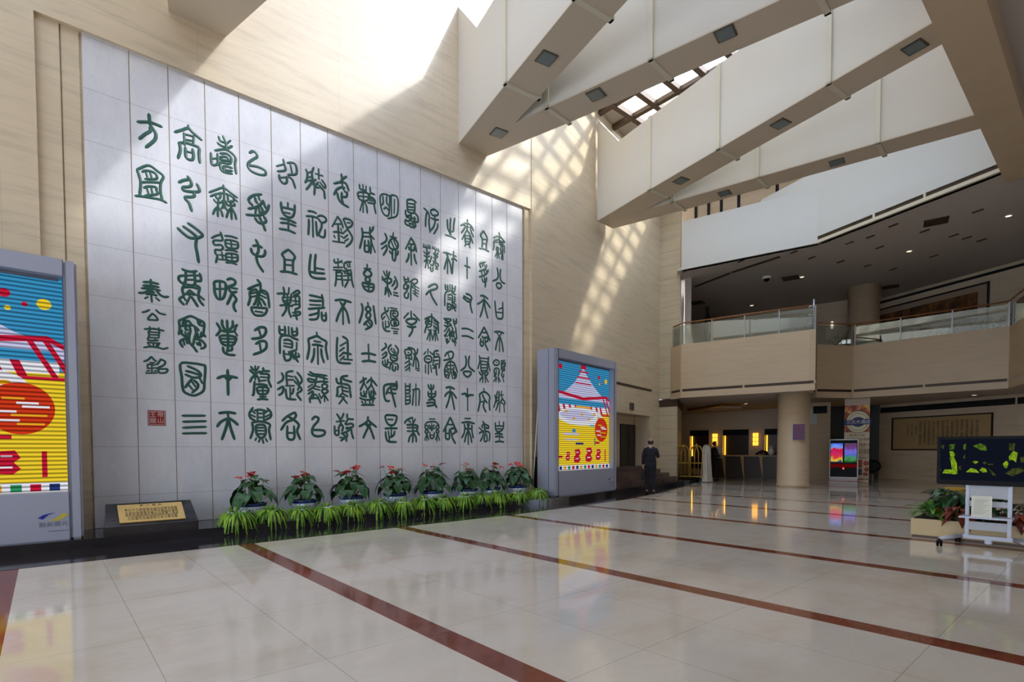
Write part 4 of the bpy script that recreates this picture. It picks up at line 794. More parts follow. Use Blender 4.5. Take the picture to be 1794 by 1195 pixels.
# ================================================================ anthuriums in blue and white pots
def pot_mat():
    m = NT('blue_white_porcelain'); o = m.n('ShaderNodeTexCoord').outputs['Object']; x, y, z = m.xyz(o)
    v = m.n('ShaderNodeTexVoronoi'); v.inputs['Scale'].default_value = 26; m.l(o, v.inputs['Vector'])
    pat = m.math('LESS_THAN', v.outputs['Distance'], 0.34)
    band = m.math('GREATER_THAN', z, 0.255); band2 = m.math('LESS_THAN', m.math('ABSOLUTE', m.math('SUBTRACT', z, 0.03)), 0.02)
    white = lin((198, 208, 226)); blue = lin((34, 52, 118))
    col = m.mix(m.math('MULTIPLY', pat, 0.85), white, blue); col = m.mix(m.math('MAXIMUM', band, band2), col, blue)
    m.principled(col, 0.15, 0, None, 0, 0.5, 0.5); return m.mat
M['pot'] = pot_mat(); M['soil'] = mat('potting_soil', (48, 36, 26), 0.95, var=0.3, nscale=60, bump=0.01)
def leaf_mat(name, a, b, rough=0.4):
    m = NT(name); o = m.n('ShaderNodeTexCoord').outputs['Object']; n = m.noise(o, 7.0, 2.0); n2 = m.noise(o, 40.0, 2.0)
    col = m.mix(m.ramp(n, [(0.35, (0,0,0,1)), (0.65, (1,1,1,1))]), lin(a), lin(b)); col = m.mix(m.math('MULTIPLY', n2, 0.25), col, lin(a))
    p = m.principled(col, rough, 0, None, 0, 0.4); p.inputs['Subsurface Weight'].default_value = 0.0
    return m.mat
M['leaf'] = leaf_mat('anthurium_leaf', (30, 66, 38), (74, 116, 64)); M['spathe'] = leaf_mat('anthurium_spathe', (190, 24, 40), (226, 70, 74), 0.3)
M['spadix'] = mat('spadix', (226, 190, 110), 0.6); M['stalk'] = mat('green_stalk', (86, 120, 62), 0.6)
M['fern'] = leaf_mat('fern_frond', (78, 128, 28), (158, 198, 58), 0.55); M['fernpot'] = mat('pale_plastic_pot', (206, 212, 204), 0.5)
def heart(m, base, d, n, L, Wd, droop=0.25, mi=0, fold=0.12):
    """heart-shaped blade starting at base, pointing along d with upper side n"""
    d = d.normalized(); s = d.cross(n).normalized(); n = s.cross(d).normalized()
    prof = [(-0.16, 0.30), (0.0, 0.46), (0.16, 0.50), (0.36, 0.44), (0.58, 0.30), (0.80, 0.13), (1.0, 0.0)]
    vs = []; fs = []
    for t, w in prof:
        z = -droop*max(t, 0)**1.6*L; c = base + d*(max(t, -0.02)*L) + n*z
        if t < 0: vs += [base + d*(t*L) + s*(w*Wd) + n*(-0.02), base + n*0.0, base + d*(t*L) - s*(w*Wd) + n*(-0.02)]
        else: vs += [c + s*(w*Wd) + n*(w*fold*Wd), c, c - s*(w*Wd) + n*(w*fold*Wd)]
    for i in range(len(prof)-1): fs += [(i*3, i*3+1, i*3+4, i*3+3), (i*3+1, i*3+2, i*3+5, i*3+4)]
    m.add(vs, fs, mi, True)
def anthurium(seed, label, loc, sc=1.0):
    R = random.Random(seed); t = thing('potted_anthurium', label, 'potted plant', (0, 0, 0), 0, 'anthuriums in blue and white pots before the inscription')
    m = MB(); m.lathe([(0.15, 0), (0.20, 0.05), (0.235, 0.14), (0.238, 0.24), (0.225, 0.27), (0.245, 0.285), (0.245, 0.31), (0.22, 0.31), (0.21, 0.26)], 28); pot = m.build('pot', M['pot'], t, True)
    m = MB(); m.lathe([(0.001, 0.275), (0.215, 0.27)], 20, smooth=False); m.build('soil', M['soil'], t, True)
    lf = MB(); stm = MB()
    for i in range(34):
        a = i*2.399 + R.uniform(-.3, .3); f = (i/34.0)**0.7; out = 0.06 + 0.30*f*R.uniform(.75, 1.15); hz = 0.30 + 0.40*(1-f)**0.8 + R.uniform(-.03, .08)
        r0 = Vector((0.05*cos(a), 0.05*sin(a), 0.27)); tip = Vector((out*cos(a), out*sin(a), hz + 0.05))
        stm.tube([r0, (r0 + tip)/2 + Vector((0, 0, 0.04)), tip], 0.004, 5)
        el = -0.15 - 0.9*f + R.uniform(-.25, .25)
        d = Vector((cos(a)*cos(el), sin(a)*cos(el), sin(el))); n = Vector((-cos(a)*sin(el), -sin(a)*sin(el), cos(el))) + Vector((R.uniform(-.3, .3), R.uniform(-.3, .3), 0))
        heart(lf, tip, d, n, R.uniform(.17, .25), R.uniform(.15, .20), R.uniform(.15, .4))
    lf.build('foliage', M['leaf'], t, True); stm.build('leaf_stalks', M['stalk'], t, True)
    for i in range(R.choice((5, 6, 7))):
        a = R.uniform(0, 2*pi); rr = R.uniform(.05, .26); hz = R.uniform(.74, .92) - rr*0.22; tip = Vector((rr*cos(a), rr*sin(a), hz))
        m = MB(); m.tube([(0.04*cos(a), 0.04*sin(a), 0.27), (rr*0.5*cos(a), rr*0.5*sin(a), hz*0.6), tip], 0.004, 5, 1)
        d = Vector((cos(a), sin(a), R.uniform(-.2, .5))).normalized(); n = Vector((-cos(a)*0.4, -sin(a)*0.4, 1)) + Vector((R.uniform(-.4, .4), R.uniform(-.4, .4), 0))
        heart(m, tip - d*0.03, d, n, R.uniform(.14, .18), R.uniform(.13, .17), 0.1, 0)
        q = tip + Vector((0, 0, 0.005)); m.tube([q, q + d*0.03 + Vector((0, 0, 0.045))], [0.008, 0.004], 6, 2)
        m.build('flower', [M['spathe'], M['stalk'], M['spadix']], t, True)
    t.location = loc; t.scale = (sc, sc, sc); return t
PY = (2.85, 3.78, 4.75, 5.75, 6.71, 7.70, 8.43, 9.33)
ANL = ('red anthurium in a blue and white pot, first from the plaque stone', 'red anthurium in a blue and white pot, second from the plaque stone', 'red anthurium in a blue and white pot, third from the plaque stone', 'red anthurium in a blue and white pot, fourth from the plaque stone',
       'red anthurium in a blue and white pot, fourth from the right screen', 'red anthurium in a blue and white pot, third from the right screen', 'red anthurium crowded against its left neighbour, second from the right screen', 'red anthurium in a blue and white pot nearest the right screen')
for i, y in enumerate(PY):
    s = (1.0, 1.0, 1.06, 1.06, 1.06, 1.06, 1.04, 1.08)[i]
    anthurium(11+i, ANL[i], (0.55, y, 0.14), s)

# ================================================================ ferns along the front of the platform
def frond(m, base, a, L, rise, droop, w):
    n = 13; P = []
    for i in range(n):
        t = i/(n-1); P.append(base + Vector((cos(a), sin(a), 0))*(L*0.62*t*(1-0.25*t)) + Vector((0, 0, rise*t - droop*t*t)))
    vs = []; fs = []
    for i in range(n-1):
        d = (P[i+1]-P[i]); dl = d.length; d.normalize(); s = d.cross(Vector((0, 0, 1)))
        if s.length < 1e-3: s = Vector((-sin(a), cos(a), 0))
        s.normalize(); t = i/(n-1); ww = w*(1-t)**0.55*(0.5 + 0.5*min(1, t*5)); dn = Vector((0, 0, -0.35*ww))
        b = len(vs); q = P[i] + d*dl*0.75
        vs += [P[i], q, P[i] + s*ww + d*dl*0.5 + dn, P[i] - s*ww + d*dl*0.5 + dn]
        fs += [(b, b+2, b+1), (b, b+1, b+3)]
        h = P[i] + d*dl*0.5; vs += [h, h + d*dl*0.75, h + s*ww*0.95 + d*dl*0.5 + dn, h - s*ww*0.95 + d*dl*0.5 + dn]
        fs += [(b+4, b+6, b+5), (b+4, b+5, b+7)]
    m.add(vs, fs, 0, True)
def fern(seed, label):
    R = random.Random(seed); t = thing('potted_fern', label, 'potted plant', (0, 0, 0), 0, 'ferns along the front of the platform')
    m = MB(); m.lathe([(0.085, 0), (0.12, 0.17), (0.13, 0.17), (0.13, 0.20), (0.11, 0.20), (0.105, 0.15), (0.001, 0.15)], 20); m.build('pot', M['fernpot'], t, True)
    m = MB()
    for i in range(120):
        a = i*2.399 + R.uniform(-.4, .4); L = R.uniform(.38, .62); k = R.random()
        frond(m, Vector((0.05*cos(a), 0.05*sin(a), 0.15)), a, L, R.uniform(.10, .24) + 0.08*k, R.uniform(.20, .52), R.uniform(.028, .042))
    for i in range(14):
        a = R.uniform(0, 2*pi); frond(m, Vector((0.03*cos(a), 0.03*sin(a), 0.17)), a, R.uniform(.15, .3), R.uniform(.14, .24), 0.10, 0.03)
    m.build('fronds', M['fern'], t, True); return t
FY = (2.46, 3.03, 3.55, 4.02, 4.55, 5.10, 5.68, 6.22, 6.70, 7.24, 7.80, 8.32, 8.92, 9.62)
protos = [fern(s, None) for s in (3, 5, 8)]
ordn = ('first', 'second', 'third', 'fourth', 'fifth', 'sixth', 'seventh')
for i, y in enumerate(FY):
    lab = ('bushy green fern at the end of the row nearest the plaque stone' if i == 0 else 'bushy green fern at the end of the row nearest the right screen' if i == 13 else
           'bushy green fern, %s in the row counted from the plaque stone' % ordn[i] if i < 7 else 'bushy green fern, %s in the row counted from the right screen' % ordn[13-i])
    s = 1.12 if i == 0 else (0.98, 1.05, 0.94, 1.02)[i % 4]; x = 1.0 + (0.03, -0.02, 0.0)[i % 3]
    if i < 3: o = protos[i]; o.location = (x, y, 0.14); o.rotation_euler.z = i*1.1; o['label'] = lab; o.scale = (s, s, s)
    else: dup(protos[i % 3], (x, y, 0.14), i*1.7, lab, s)
# ================================================================ people
def skin_obj(name, chains, m, parent, sub=2):
    """chains: lists of (point, radius); chains start where an earlier point coincides -> one continuous skinned surface"""
    vs = []; es = []; rs = []
    def vid(p, r):
        for i, q in enumerate(vs):
            if (q - p).length < 1e-5: return i
        vs.append(p); rs.append(r if isinstance(r, tuple) else (r, r)); return len(vs)-1
    for ch in chains:
        pr = None
        for p, r in ch:
            i = vid(Vector(p), r)
            if pr is not None: es.append((pr, i))
            pr = i
    me = bpy.data.meshes.new('tmp'); me.from_pydata([tuple(v) for v in vs], es, []); o = bpy.data.objects.new('tmp', me); COL.objects.link(o)
    sk = o.modifiers.new('s', 'SKIN'); sk.use_smooth_shade = True; sk.branch_smoothing = 0.6
    if sub: o.modifiers.new('d', 'SUBSURF').levels = sub; o.modifiers['d'].render_levels = sub
    for i, r in enumerate(rs): me.skin_vertices[0].data[i].radius = r
    me.skin_vertices[0].data[0].use_root = True
    dg = bpy.context.evaluated_depsgraph_get(); dg.update()
    nm = bpy.data.meshes.new_from_object(o.evaluated_get(dg)); nm.name = name; bpy.data.objects.remove(o); bpy.data.meshes.remove(me)
    nm.materials.clear(); nm.materials.append(m)
    for p in nm.polygons: p.use_smooth = True
    r = bpy.data.objects.new(name, nm); COL.objects.link(r); r.parent = parent; WM[r] = WM[parent]; return r
SKIN = mat('skin', (206, 160, 136), 0.55, var=0.03); HAIR = mat('black_hair', (22, 18, 18), 0.5)
SUIT = mat('navy_suit', (22, 23, 34), 0.9, var=0.08, nscale=20); UNI = mat('black_uniform', (20, 18, 22), 0.8); SHIRT = mat('white_shirt', (226, 226, 230), 0.7); SHOE = mat('black_shoe', (14, 13, 13), 0.25)
EYE = mat('dark_eye', (18, 14, 12), 0.2)
def hand_chains(wr, d, side, curl, k=1.0):
    """palm and five fingers leaving the wrist wr along d; side = direction of the thumb; curl = palm normal"""
    d = d.normalized(); side = (side - d*side.dot(d)).normalized(); c = curl.normalized(); out = []
    palm = wr + d*0.055*k; out.append([(wr, (0.024, 0.019)), (palm, (0.036, 0.015))])
    for i, (off, L) in enumerate(((0.030, 0.070), (0.010, 0.080), (-0.011, 0.075), (-0.031, 0.058))):
        b = palm + d*0.028 + side*off; m1 = b + (d*0.8 + c*0.5).normalized()*L*0.5; m2 = m1 + (d*0.35 + c*0.9).normalized()*L*0.5
        out.append([(palm, (0.036, 0.015)), (b, 0.0095), (m1, 0.0085), (m2, 0.007)])
    t1 = wr + d*0.03 + side*0.04 + c*0.01; t2 = t1 + (d*0.7 + side*0.3 + c*0.4).normalized()*0.035; t3 = t2 + (d*0.8 + c*0.5).normalized()*0.028
    out.append([(wr, (0.024, 0.019)), (t1, 0.012), (t2, 0.010), (t3, 0.008)]); return out
def person(label, loc, rz, J, coat, legs, hair, long_coat=0.86, collar=True, group=None):
    """local +y is where the body faces; J: joints by name"""
    t = thing('person', label, 'person', loc, rz, group); V = lambda k: Vector(J[k])
    pel, sp, ch, nk, hd, tp = (V(k) for k in ('pelvis', 'spine', 'chest', 'neck', 'head', 'crown'))
    up = (tp - hd).normalized(); fw = Vector(J.get('face', (0, 1, 0)))
    fw = (fw - up*fw.dot(up)).normalized(); rt = fw.cross(up)
    chains = [[(pel, (0.12, 0.09)), (sp, (0.11, 0.08)), (ch, (0.115, 0.08)), (nk, 0.052), (hd - up*0.05, (0.062, 0.070)), (hd + up*0.02, (0.076, 0.092)), (tp - up*0.04, (0.066, 0.078)), (tp - up*0.008, (0.036, 0.042))]]
    c0 = hd + up*0.02
    chains.append([(c0, (0.076, 0.092)), (c0 + fw*0.085 - up*0.02, 0.018), (c0 + fw*0.112 - up*0.035, 0.012)])
    for s in (1, -1): chains.append([(c0, (0.076, 0.092)), (c0 + rt*(0.082*s) - up*0.01, (0.010, 0.020))])
    for s, L in ((1, 'r'), (-1, 'l')):
        sh, el, wr = V('sh_'+L), V('el_'+L), V('wr_'+L)
        chains.append([(ch, (0.115, 0.08)), (sh, 0.045), ((sh+el)/2, 0.044), (el, 0.038), ((el*2+wr)/3, 0.037), (wr, (0.024, 0.019))])
        chains += hand_chains(wr, Vector(J.get('hd_'+L, wr - el)), Vector(J.get('th_'+L, (0, 1, 0))), Vector(J.get('cu_'+L, (-s, 0, 0))))
        hp, kn, an, to = V('hip_'+L), V('kn_'+L), V('an_'+L), V('toe_'+L)
        chains.append([(pel, (0.12, 0.09)), (hp, 0.08), ((hp+kn)/2, 0.075), (kn, 0.055), ((kn*2+an)/3, 0.056), (an, 0.032), (to, (0.024, 0.016))])
    skin_obj('body', chains, SKIN, t)
    cl = [[(pel - Vector((0, 0, pel.z - long_coat)) if long_coat else pel, (0.205, 0.15)), (pel + (sp-pel)*0.5, (0.19, 0.145)), (sp, (0.18, 0.14)), (ch, (0.20, 0.145)), (ch + (nk-ch)*0.5, (0.155, 0.115)), (nk + (nk-ch)*0.03, (0.074, 0.078))]]
    for L in 'rl':
        sh, el, wr = V('sh_'+L), V('el_'+L), V('wr_'+L)
        cl.append([(ch, (0.20, 0.145)), (sh, 0.082), ((sh+el)/2, 0.07), (el, 0.06), ((el+wr)/2, 0.052), (wr - (wr-el).normalized()*0.02, 0.043)])
    skin_obj('jacket', cl, coat, t)
    tl = [[(pel, (0.165, 0.125)), (V('hip_'+L), 0.105), ((V('hip_'+L)+V('kn_'+L))/2, 0.095), (V('kn_'+L), 0.078), ((V('kn_'+L)+V('an_'+L))/2, 0.074), (V('an_'+L) + Vector((0, 0, 0.01)), 0.066)] for L in 'rl']
    skin_obj('trousers', tl, legs, t)
    for L in 'rl':
        a, b = V('an_'+L), V('toe_'+L); d = (b-a); d.z = 0; d.normalize()
        skin_obj('shoe', [[(Vector((a.x, a.y, 0.045)) - d*0.05, (0.042, 0.04)), (Vector((a.x, a.y, 0.05)) + d*0.05, (0.044, 0.042)), (Vector((b.x, b.y, 0.035)) + d*0.03, (0.042, 0.030))]], SHOE, t)
    if collar:
        m = MB(); m.tube([nk + rt*(0.074*cos(q)) + fw*(0.076*sin(q)) - up*0.005 for q in [2*pi*i/16 for i in range(16)]], 0.013, 6, closed=True); m.build('collar', SHIRT, t, True)
    for s in (1, -1):
        m = MB(); m.ball(c0 + fw*0.084 + rt*(0.031*s) + up*0.005, 0.010, seg=8, rings=6); m.build('eye', EYE, t, True)
    m = MB(); m.tube([c0 + fw*0.088 - up*0.068 + rt*0.022, c0 + fw*0.094 - up*0.07, c0 + fw*0.088 - up*0.068 - rt*0.022], 0.005, 6); m.build('mouth', mat('lips', (150, 84, 78), 0.5) if 'lips' not in bpy.data.materials else bpy.data.materials['lips'], t, True)
    # hair: a shell over the skull, cut by a plane
    m = MB(); vs = []; fs = []; n = 20; k = 12
    for i in range(k+1):
        ph = pi*0.5 - pi*0.78*i/k
        for j in range(n):
            q = 2*pi*j/n; vs.append(c0 + up*0.012 + rt*(0.090*cos(ph)*cos(q)) + fw*(0.106*cos(ph)*sin(q)) + up*(0.118*sin(ph)))
    for i in range(k):
        for j in range(n):
            q = 2*pi*(j+0.5)/n; ph = pi*0.5 - pi*0.78*(i+0.5)/k; h = sin(ph); front = sin(q)
            keep = (h > 0.55 or front < 0.15 and h > -0.62) if hair == 'full' else (front < 0.2 and -0.66 < h < 0.36)
            if keep: fs.append((i*n+j, (i+1)*n+j, (i+1)*n+(j+1) % n, i*n+(j+1) % n))
    m.add(vs, fs, 0, True); m.build('hair', HAIR, t, True)
    return t
STAND = dict(pelvis=(0, 0, .95), spine=(0, -.01, 1.14), chest=(0, 0, 1.33), neck=(0, 0, 1.50), head=(0, .02, 1.60), crown=(0, .015, 1.735),
    sh_r=(.19, -.01, 1.41), el_r=(.24, -.04, 1.13), wr_r=(.25, .05, .88), sh_l=(-.19, -.01, 1.41), el_l=(-.24, -.04, 1.13), wr_l=(-.25, .03, .87),
    hip_r=(.09, 0, .91), kn_r=(.095, .02, .50), an_r=(.10, -.03, .09), toe_r=(.12, .12, .03), hip_l=(-.09, 0, .91), kn_l=(-.095, .02, .50), an_l=(-.10, -.03, .09), toe_l=(-.12, .12, .03))
# the man seen from behind on the black border, right forearm raised, bag in the left hand
J = dict(STAND, sh_r=(.17, -.01, 1.41), sh_l=(-.17, -.01, 1.41), el_r=(.23, .04, 1.15), wr_r=(.15, .20, 1.34), hd_r=(-.3, .1, .9), th_r=(-1, -.2, 0), cu_r=(-.4, -1, .2), el_l=(-.22, -.02, 1.14), wr_l=(-.235, .02, .89), hd_l=(0, 0.05, -1), th_l=(0, 1, 0), cu_l=(1, 0, 0), face=(.1, 1, 0))
man = person('bald man in a dark navy suit seen from behind near the steps, holding a bag', (1.13, 14.45, 0.004), rad(33), J, SUIT, SUIT, 'ring')
hb = WM[man] @ Vector((-.232, .035, .80)); bag = thing('briefcase', 'black bag hanging from the left hand of the man in the suit', 'bag', (hb.x, hb.y, 0.42), rad(33))
m = MB(); m.bbox(-.05, .05, -.19, .19, 0.0, .27, 0.02); m.build('bag_body', M['black'], bag, True)
m = MB(); m.tube([(0, -.07, .26), (0, -.065, .34), (0, -.03, .375), (0, .03, .375), (0, .065, .34), (0, .07, .26)], 0.010, 8); m.build('handle', M['black'], bag, True)
# clerk standing beside the luggage carts and clerk bent over the counter
J2 = dict(STAND, el_r=(.23, .03, 1.13), wr_r=(.16, .22, 1.05), el_l=(-.23, .03, 1.13), wr_l=(-.16, .22, 1.05))
person('dark uniformed person standing beside the brass luggage carts', tuple(on_z(1251, 842, 0.0)), rad(-40), J2, UNI, UNI, 'full', collar=False)
J3 = dict(STAND, spine=(0, .06, 1.12), chest=(0, .24, 1.20), neck=(0, .38, 1.24), head=(0, .47, 1.24), crown=(0, .58, 1.27), face=(0, .3, -1), sh_r=(.19, .28, 1.24), el_r=(.30, .42, 1.10), wr_r=(.14, .55, 1.16), sh_l=(-.19, .28, 1.24), el_l=(-.30, .42, 1.10), wr_l=(-.12, .55, 1.16), hd_r=(-1, .3, 0), hd_l=(1, .3, 0), cu_r=(0, 0, -1), cu_l=(0, 0, -1))
# ================================================================ reception
FK = frame(*(on_z(1301, 837, 0.0)[:2]), 12)
xl, xr = on_line(1250, 800, FK).x, on_line(1420, 802, FK).x
rc = thing('reception_counter', 'long dark reception counter with a pale top and tapered pale brackets', 'counter', tuple(FK @ Vector(((xl+xr)/2, 0.4, 0))), rad(12))
BRK = mat('pale_timber', (196, 164, 120), 0.4, var=0.08); DKW = mat('dark_timber', (52, 36, 26), 0.4, var=0.1)
m = MB(); m.bbox(xl, xr, -0.12, 0.75, 1.04, 1.10, 0.01, 0, FK); m.build('counter_top', BRK, rc)
m = MB(); m.box(xl+0.05, xr-0.05, 0.14, 0.68, 0.0, 1.04, 0, FK); m.build('counter_body', DKW, rc)
for px in (1268, 1301, 1334, 1367, 1400):
    x = on_line(px, 815, FK).x; m = MB()
    m.add([FK @ Vector(q) for q in ((x-.09, -.08, 1.04), (x+.06, -.08, 1.04), (x+.06, .14, 1.04), (x-.09, .14, 1.04), (x+.035, .06, 0), (x+.06, .06, 0), (x+.06, .14, 0), (x+.035, .14, 0))], [(0, 1, 2, 3), (4, 7, 6, 5), (0, 4, 5, 1), (1, 5, 6, 2), (2, 6, 7, 3), (3, 7, 4, 0)]); m.build('bracket', BRK, rc)
cp = FK @ Vector((on_line(1331, 800, FK).x, 1.0, 0)); person('dark haired person bent forward behind the reception counter', tuple(cp), rad(192), J3, UNI, UNI, 'full', collar=False)
a = FK @ Vector((on_line(1256, 800, FK).x, 0.25, 1.10)); mo = thing('desk_monitor', 'small pale monitor at the left end of the reception counter', 'monitor', tuple(a), rad(12))
m = MB(); m.bbox(-.17, .17, -.02, .03, .10, .38, .008); m.build('screen_housing', M['white'], mo, True)
m = MB(); m.bbox(-.10, .10, -.06, .09, 0, .02, .005); m.box(-.025, .025, -.0, .03, .02, .12); m.build('stand', M['steel'], mo, True)
a = FK @ Vector((on_line(1349, 800, FK).x, 0.2, 1.10)); vs_ = thing('vase', 'round pale vase on the reception counter beside the bent clerk', 'vase', tuple(a))
m = MB(); m.lathe([(.06, 0), (.13, .08), (.15, .17), (.10, .27), (.06, .31), (.075, .34)], 20); m.build('vase_body', M['white'], vs_, True)
m = MB()
for k in range(14):
    q = k*2.4; m.ball((.09*cos(q)*(k % 3)/2, .09*sin(q)*(k % 3)/2, .38 + .05*(k % 2)), .04, seg=8, rings=5)
m.build('flowers', mat('pale_flowers', (226, 220, 206), 0.7), vs_, True)
GLOW = emit('amber_lamp_glass', (255, 178, 60), 1.5)
for px, lab in ((1253, 'glowing amber wall lamp at the left of the reception, above the dark clerk'), (1324, 'glowing amber wall lamp in the middle of the reception wall'), (1414, 'glowing amber wall lamp half hidden by the round column')):
    p = on_line(px, 771, FR); x = p.x; w = FR @ Vector((x, -0.02, 1.55)); t = thing('wall_lamp', lab, 'lamp', tuple(w), rad(ab), 'amber lamps on the reception wall')
    m = MB(); m.bbox(-.15, .15, -.0, .015, 0, .72, .004); m.build('back_plate', M['gold'], t, True)
    for i in range(3):
        for s in (-1, 1): m = MB(); m.bbox(s*.07-.058, s*.07+.058, -.07, -.005, .03+.225*i, .23+.225*i, .012); m.build('lamp_shade', GLOW, t, True)
a, b = on_line(1425, 712, frame(2.3, 24.27, 13)), on_line(1449, 724, frame(2.3, 24.27, 13)); T = frame(2.3, 24.27, 13)
m = MB(); m.bbox(a.x, b.x, -.05, .05, b.z, a.z, .008, 0, T); hs = tag(m.build('hanging_sign', [M['black']]), 'black sign box hanging under the ceiling right of the round column', 'sign')
a, b = on_line(1413, 717, frame(2.2, 24.5, 13)), on_line(1431, 743, frame(2.2, 24.5, 13)); T = frame(2.2, 24.5, 13)
m = MB(); m.bbox(a.x, b.x, -.02, .02, b.z, a.z, .005, 0, T); m.tube([T @ Vector(((a.x+b.x)/2, 0, a.z)), T @ Vector(((a.x+b.x)/2, 0, 3.46))], .01)
tag(m.build('hanging_sign', [mat('pale_panel', (214, 218, 216), 0.5)]), 'pale blank panel hanging right of the round column', 'sign')
# notice on the column
T = frame(3.20, 20.62, 28); nb = thing('notice', 'small purple notice with red writing on the round column', 'notice', tuple(T @ Vector((0, 0, 1.74))), rad(28))
m = MB(); m.bbox(-.19, .19, -.02, .02, 0, .56, .004); m.build('board', mat('violet_board', (92, 78, 122), 0.5), nb, True)
m = MB(); 
for k, s in enumerate(('溫馨', '提示', '謝謝')): text_mesh(m, s, .13, Matrix.Translation((0, -.023, .45-.17*k)) @ Matrix.Rotation(pi/2, 4, 'X'))
m.build('lettering', mat('notice_red', (176, 50, 66), 0.5), nb, True)

# ================================================================ luggage carts, cover
def cart(px, label, T, yoff=0.0):
    x = on_line(px, 835, T).x; p = T @ Vector((x, yoff, 0)); t = thing('luggage_cart', label, 'luggage cart', (p.x, p.y, 0.0), rad(119), 'brass luggage carts')
    m = MB(); m.bbox(-.5, .5, -.27, .27, .20, .27, .02); m.build('deck', mat('dark_red_carpet', (62, 26, 26), 0.9) if 'dark_red_carpet' not in bpy.data.materials else bpy.data.materials['dark_red_carpet'], t, True)
    m = MB(); m.tube([(-.5, -.27, .235), (.5, -.27, .235), (.5, .27, .235), (-.5, .27, .235)], .028, 8, closed=True); m.build('bumper', M['gold'], t, True)
    for sx in (-.46, .46):
        m = MB(); m.tube([(sx, -.24, .26), (sx, -.24, 1.30), (sx*.93, -.16, 1.50), (sx*.85, 0, 1.58), (sx*.93, .16, 1.50), (sx, .24, 1.30), (sx, .24, .26)], .017, 8); m.build('arched_post', M['gold'], t, True)
    for sy in (-.24, .24):
        m = MB(); m.tube([(-.15, sy, .26), (-.15, sy, 1.32), (-.08, sy*.4, 1.55)], .014, 8); m.build('upright', M['gold'], t, True)
        m = MB(); m.tube([(.15, sy, .26), (.15, sy, 1.32), (.08, sy*.4, 1.55)], .014, 8); m.build('upright', M['gold'], t, True)
        m = MB(); m.tube([(-.46, sy, .80), (.46, sy, .80)], .014, 8); m.build('side_rail', M['gold'], t, True)
    for sx in (-.46, .46):
        m = MB(); m.tube([(sx, -.24, .80), (sx, .24, .80)], .014, 8); m.build('end_rail', M['gold'], t, True)
        m = MB(); m.tube([(sx, -.08, .26), (sx, -.08, 1.25), (sx*.9, 0, 1.57)], .012, 8); m.build('upright', M['gold'], t, True)
        m = MB(); m.tube([(sx, .08, .26), (sx, .08, 1.25), (sx*.9, 0, 1.57)], .012, 8); m.build('upright', M['gold'], t, True)
    m = MB(); m.tube([(-.40, 0, 1.575), (.40, 0, 1.575)], .018, 8); m.ball((0, 0, 1.62), .03); m.build('hanging_rail', M['gold'], t, True)
    for sx in (-.40, .40):
        for sy in (-.2, .2): m = MB(); m.tube([(sx, sy-.02, .09), (sx, sy+.02, .09)], .09, 14); m.box(sx-.015, sx+.015, sy-.03, sy+.03, .09, .2); m.build('wheel', M['black'], t, True)
    return t
TC = frame(*(on_z(1200, 843, 0.0)[:2]), 13)
cart(1197, 'brass luggage cart against the stone pier, left of the other cart', TC, 0.0); cart(1220, 'brass luggage cart beside the pale plastic drape', TC, 0.0)
cx = on_line(1238, 840, TC).x; c = TC @ Vector((cx, -0.05, 0)); m = MB(); vs = []; fs = []; n = 36
prof = ((0.02, 1.60), (.10, 1.58), (.17, 1.50), (.20, 1.30), (.21, 1.0), (.23, .6), (.26, .25), (.30, .02))
for r, z in prof:
    for k in range(n):
        q = 2*pi*k/n; rr = .95*r*(1 + 0.10*sin(6*q + z)*min(1, r*5) + .05*sin(11*q - 2*z)); vs.append((c.x + rr*cos(q)*.85, c.y + rr*sin(q)*1.2, z))
for i in range(len(prof)-1):
    for k in range(n): fs.append((i*n+k, i*n+(k+1) % n, (i+1)*n+(k+1) % n, (i+1)*n+k))
fs.append(tuple(range(n))); m.add(vs, fs, 0, True)
tag(m.build('drape', [mat('translucent_cover', (226, 222, 212), 0.45)]), 'pale plastic drape hanging to the floor beside the brass carts', 'drape')

# ================================================================ poster column, two-screen kiosk, escalator
PA = Vector((3.30, 25.06, 0)); TQ = frame(PA.x, PA.y, 17); PB = TQ @ Vector((on_line(1523, 780, TQ).x, 0, 0)); d = PB-PA; TP = frame(PA.x, PA.y, math.degrees(math.atan2(d.y, d.x))); pw = d.length
m = MB(); m.box(0, pw, .03, .8, 0, ZS+.03, 0, TP); struct(m.build('column', [M['fascia']]))
po = thing('column_poster', 'tall food poster with a round blue badge wrapped on the column behind the kiosk', 'poster', tuple(TP @ Vector((pw/2, 0, 0.06))), rad(math.degrees(math.atan2(d.y, d.x))))
def flame_mat():
    m = NT('poster_flames'); o = m.n('ShaderNodeTexCoord').outputs['Object']; n = m.noise(o, 4.0, 4.0)
    col = m.ramp(n, [(0.35, lin((96, 24, 20))), (0.5, lin((196, 84, 34))), (0.62, lin((236, 186, 96)))]); m.principled(col, 0.5); return m.mat
pcol = [mat('poster_cream', (222, 200, 166), 0.5), flame_mat(), mat('poster_ring', (226, 214, 176), 0.5), mat('poster_navy', (24, 34, 92), 0.5), mat('poster_ink', (52, 36, 34), 0.5), mat('poster_white', (238, 236, 230), 0.5), mat('poster_red', (176, 70, 46), 0.5), mat('poster_blue', (66, 60, 92), 0.5)]
m = MB(); h = pw/2; m.box(-h, h, -.005, .02, 0, 3.12, 0); m.box(-h, h, -.008, -.004, 2.02, 3.12, 1)
def pdisc(cx, cz, rx, rz, y, mi): m.poly([(cx + rx*cos(2*pi*i/36), y, cz + rz*sin(2*pi*i/36)) for i in range(36)], mi)
pdisc(.04, 2.44, .43, .46, -.010, 4); pdisc(.04, 2.44, .41, .44, -.011, 2); pdisc(.04, 2.44, .34, .36, -.012, 4); pdisc(.04, 2.44, .325, .345, -.013, 2)
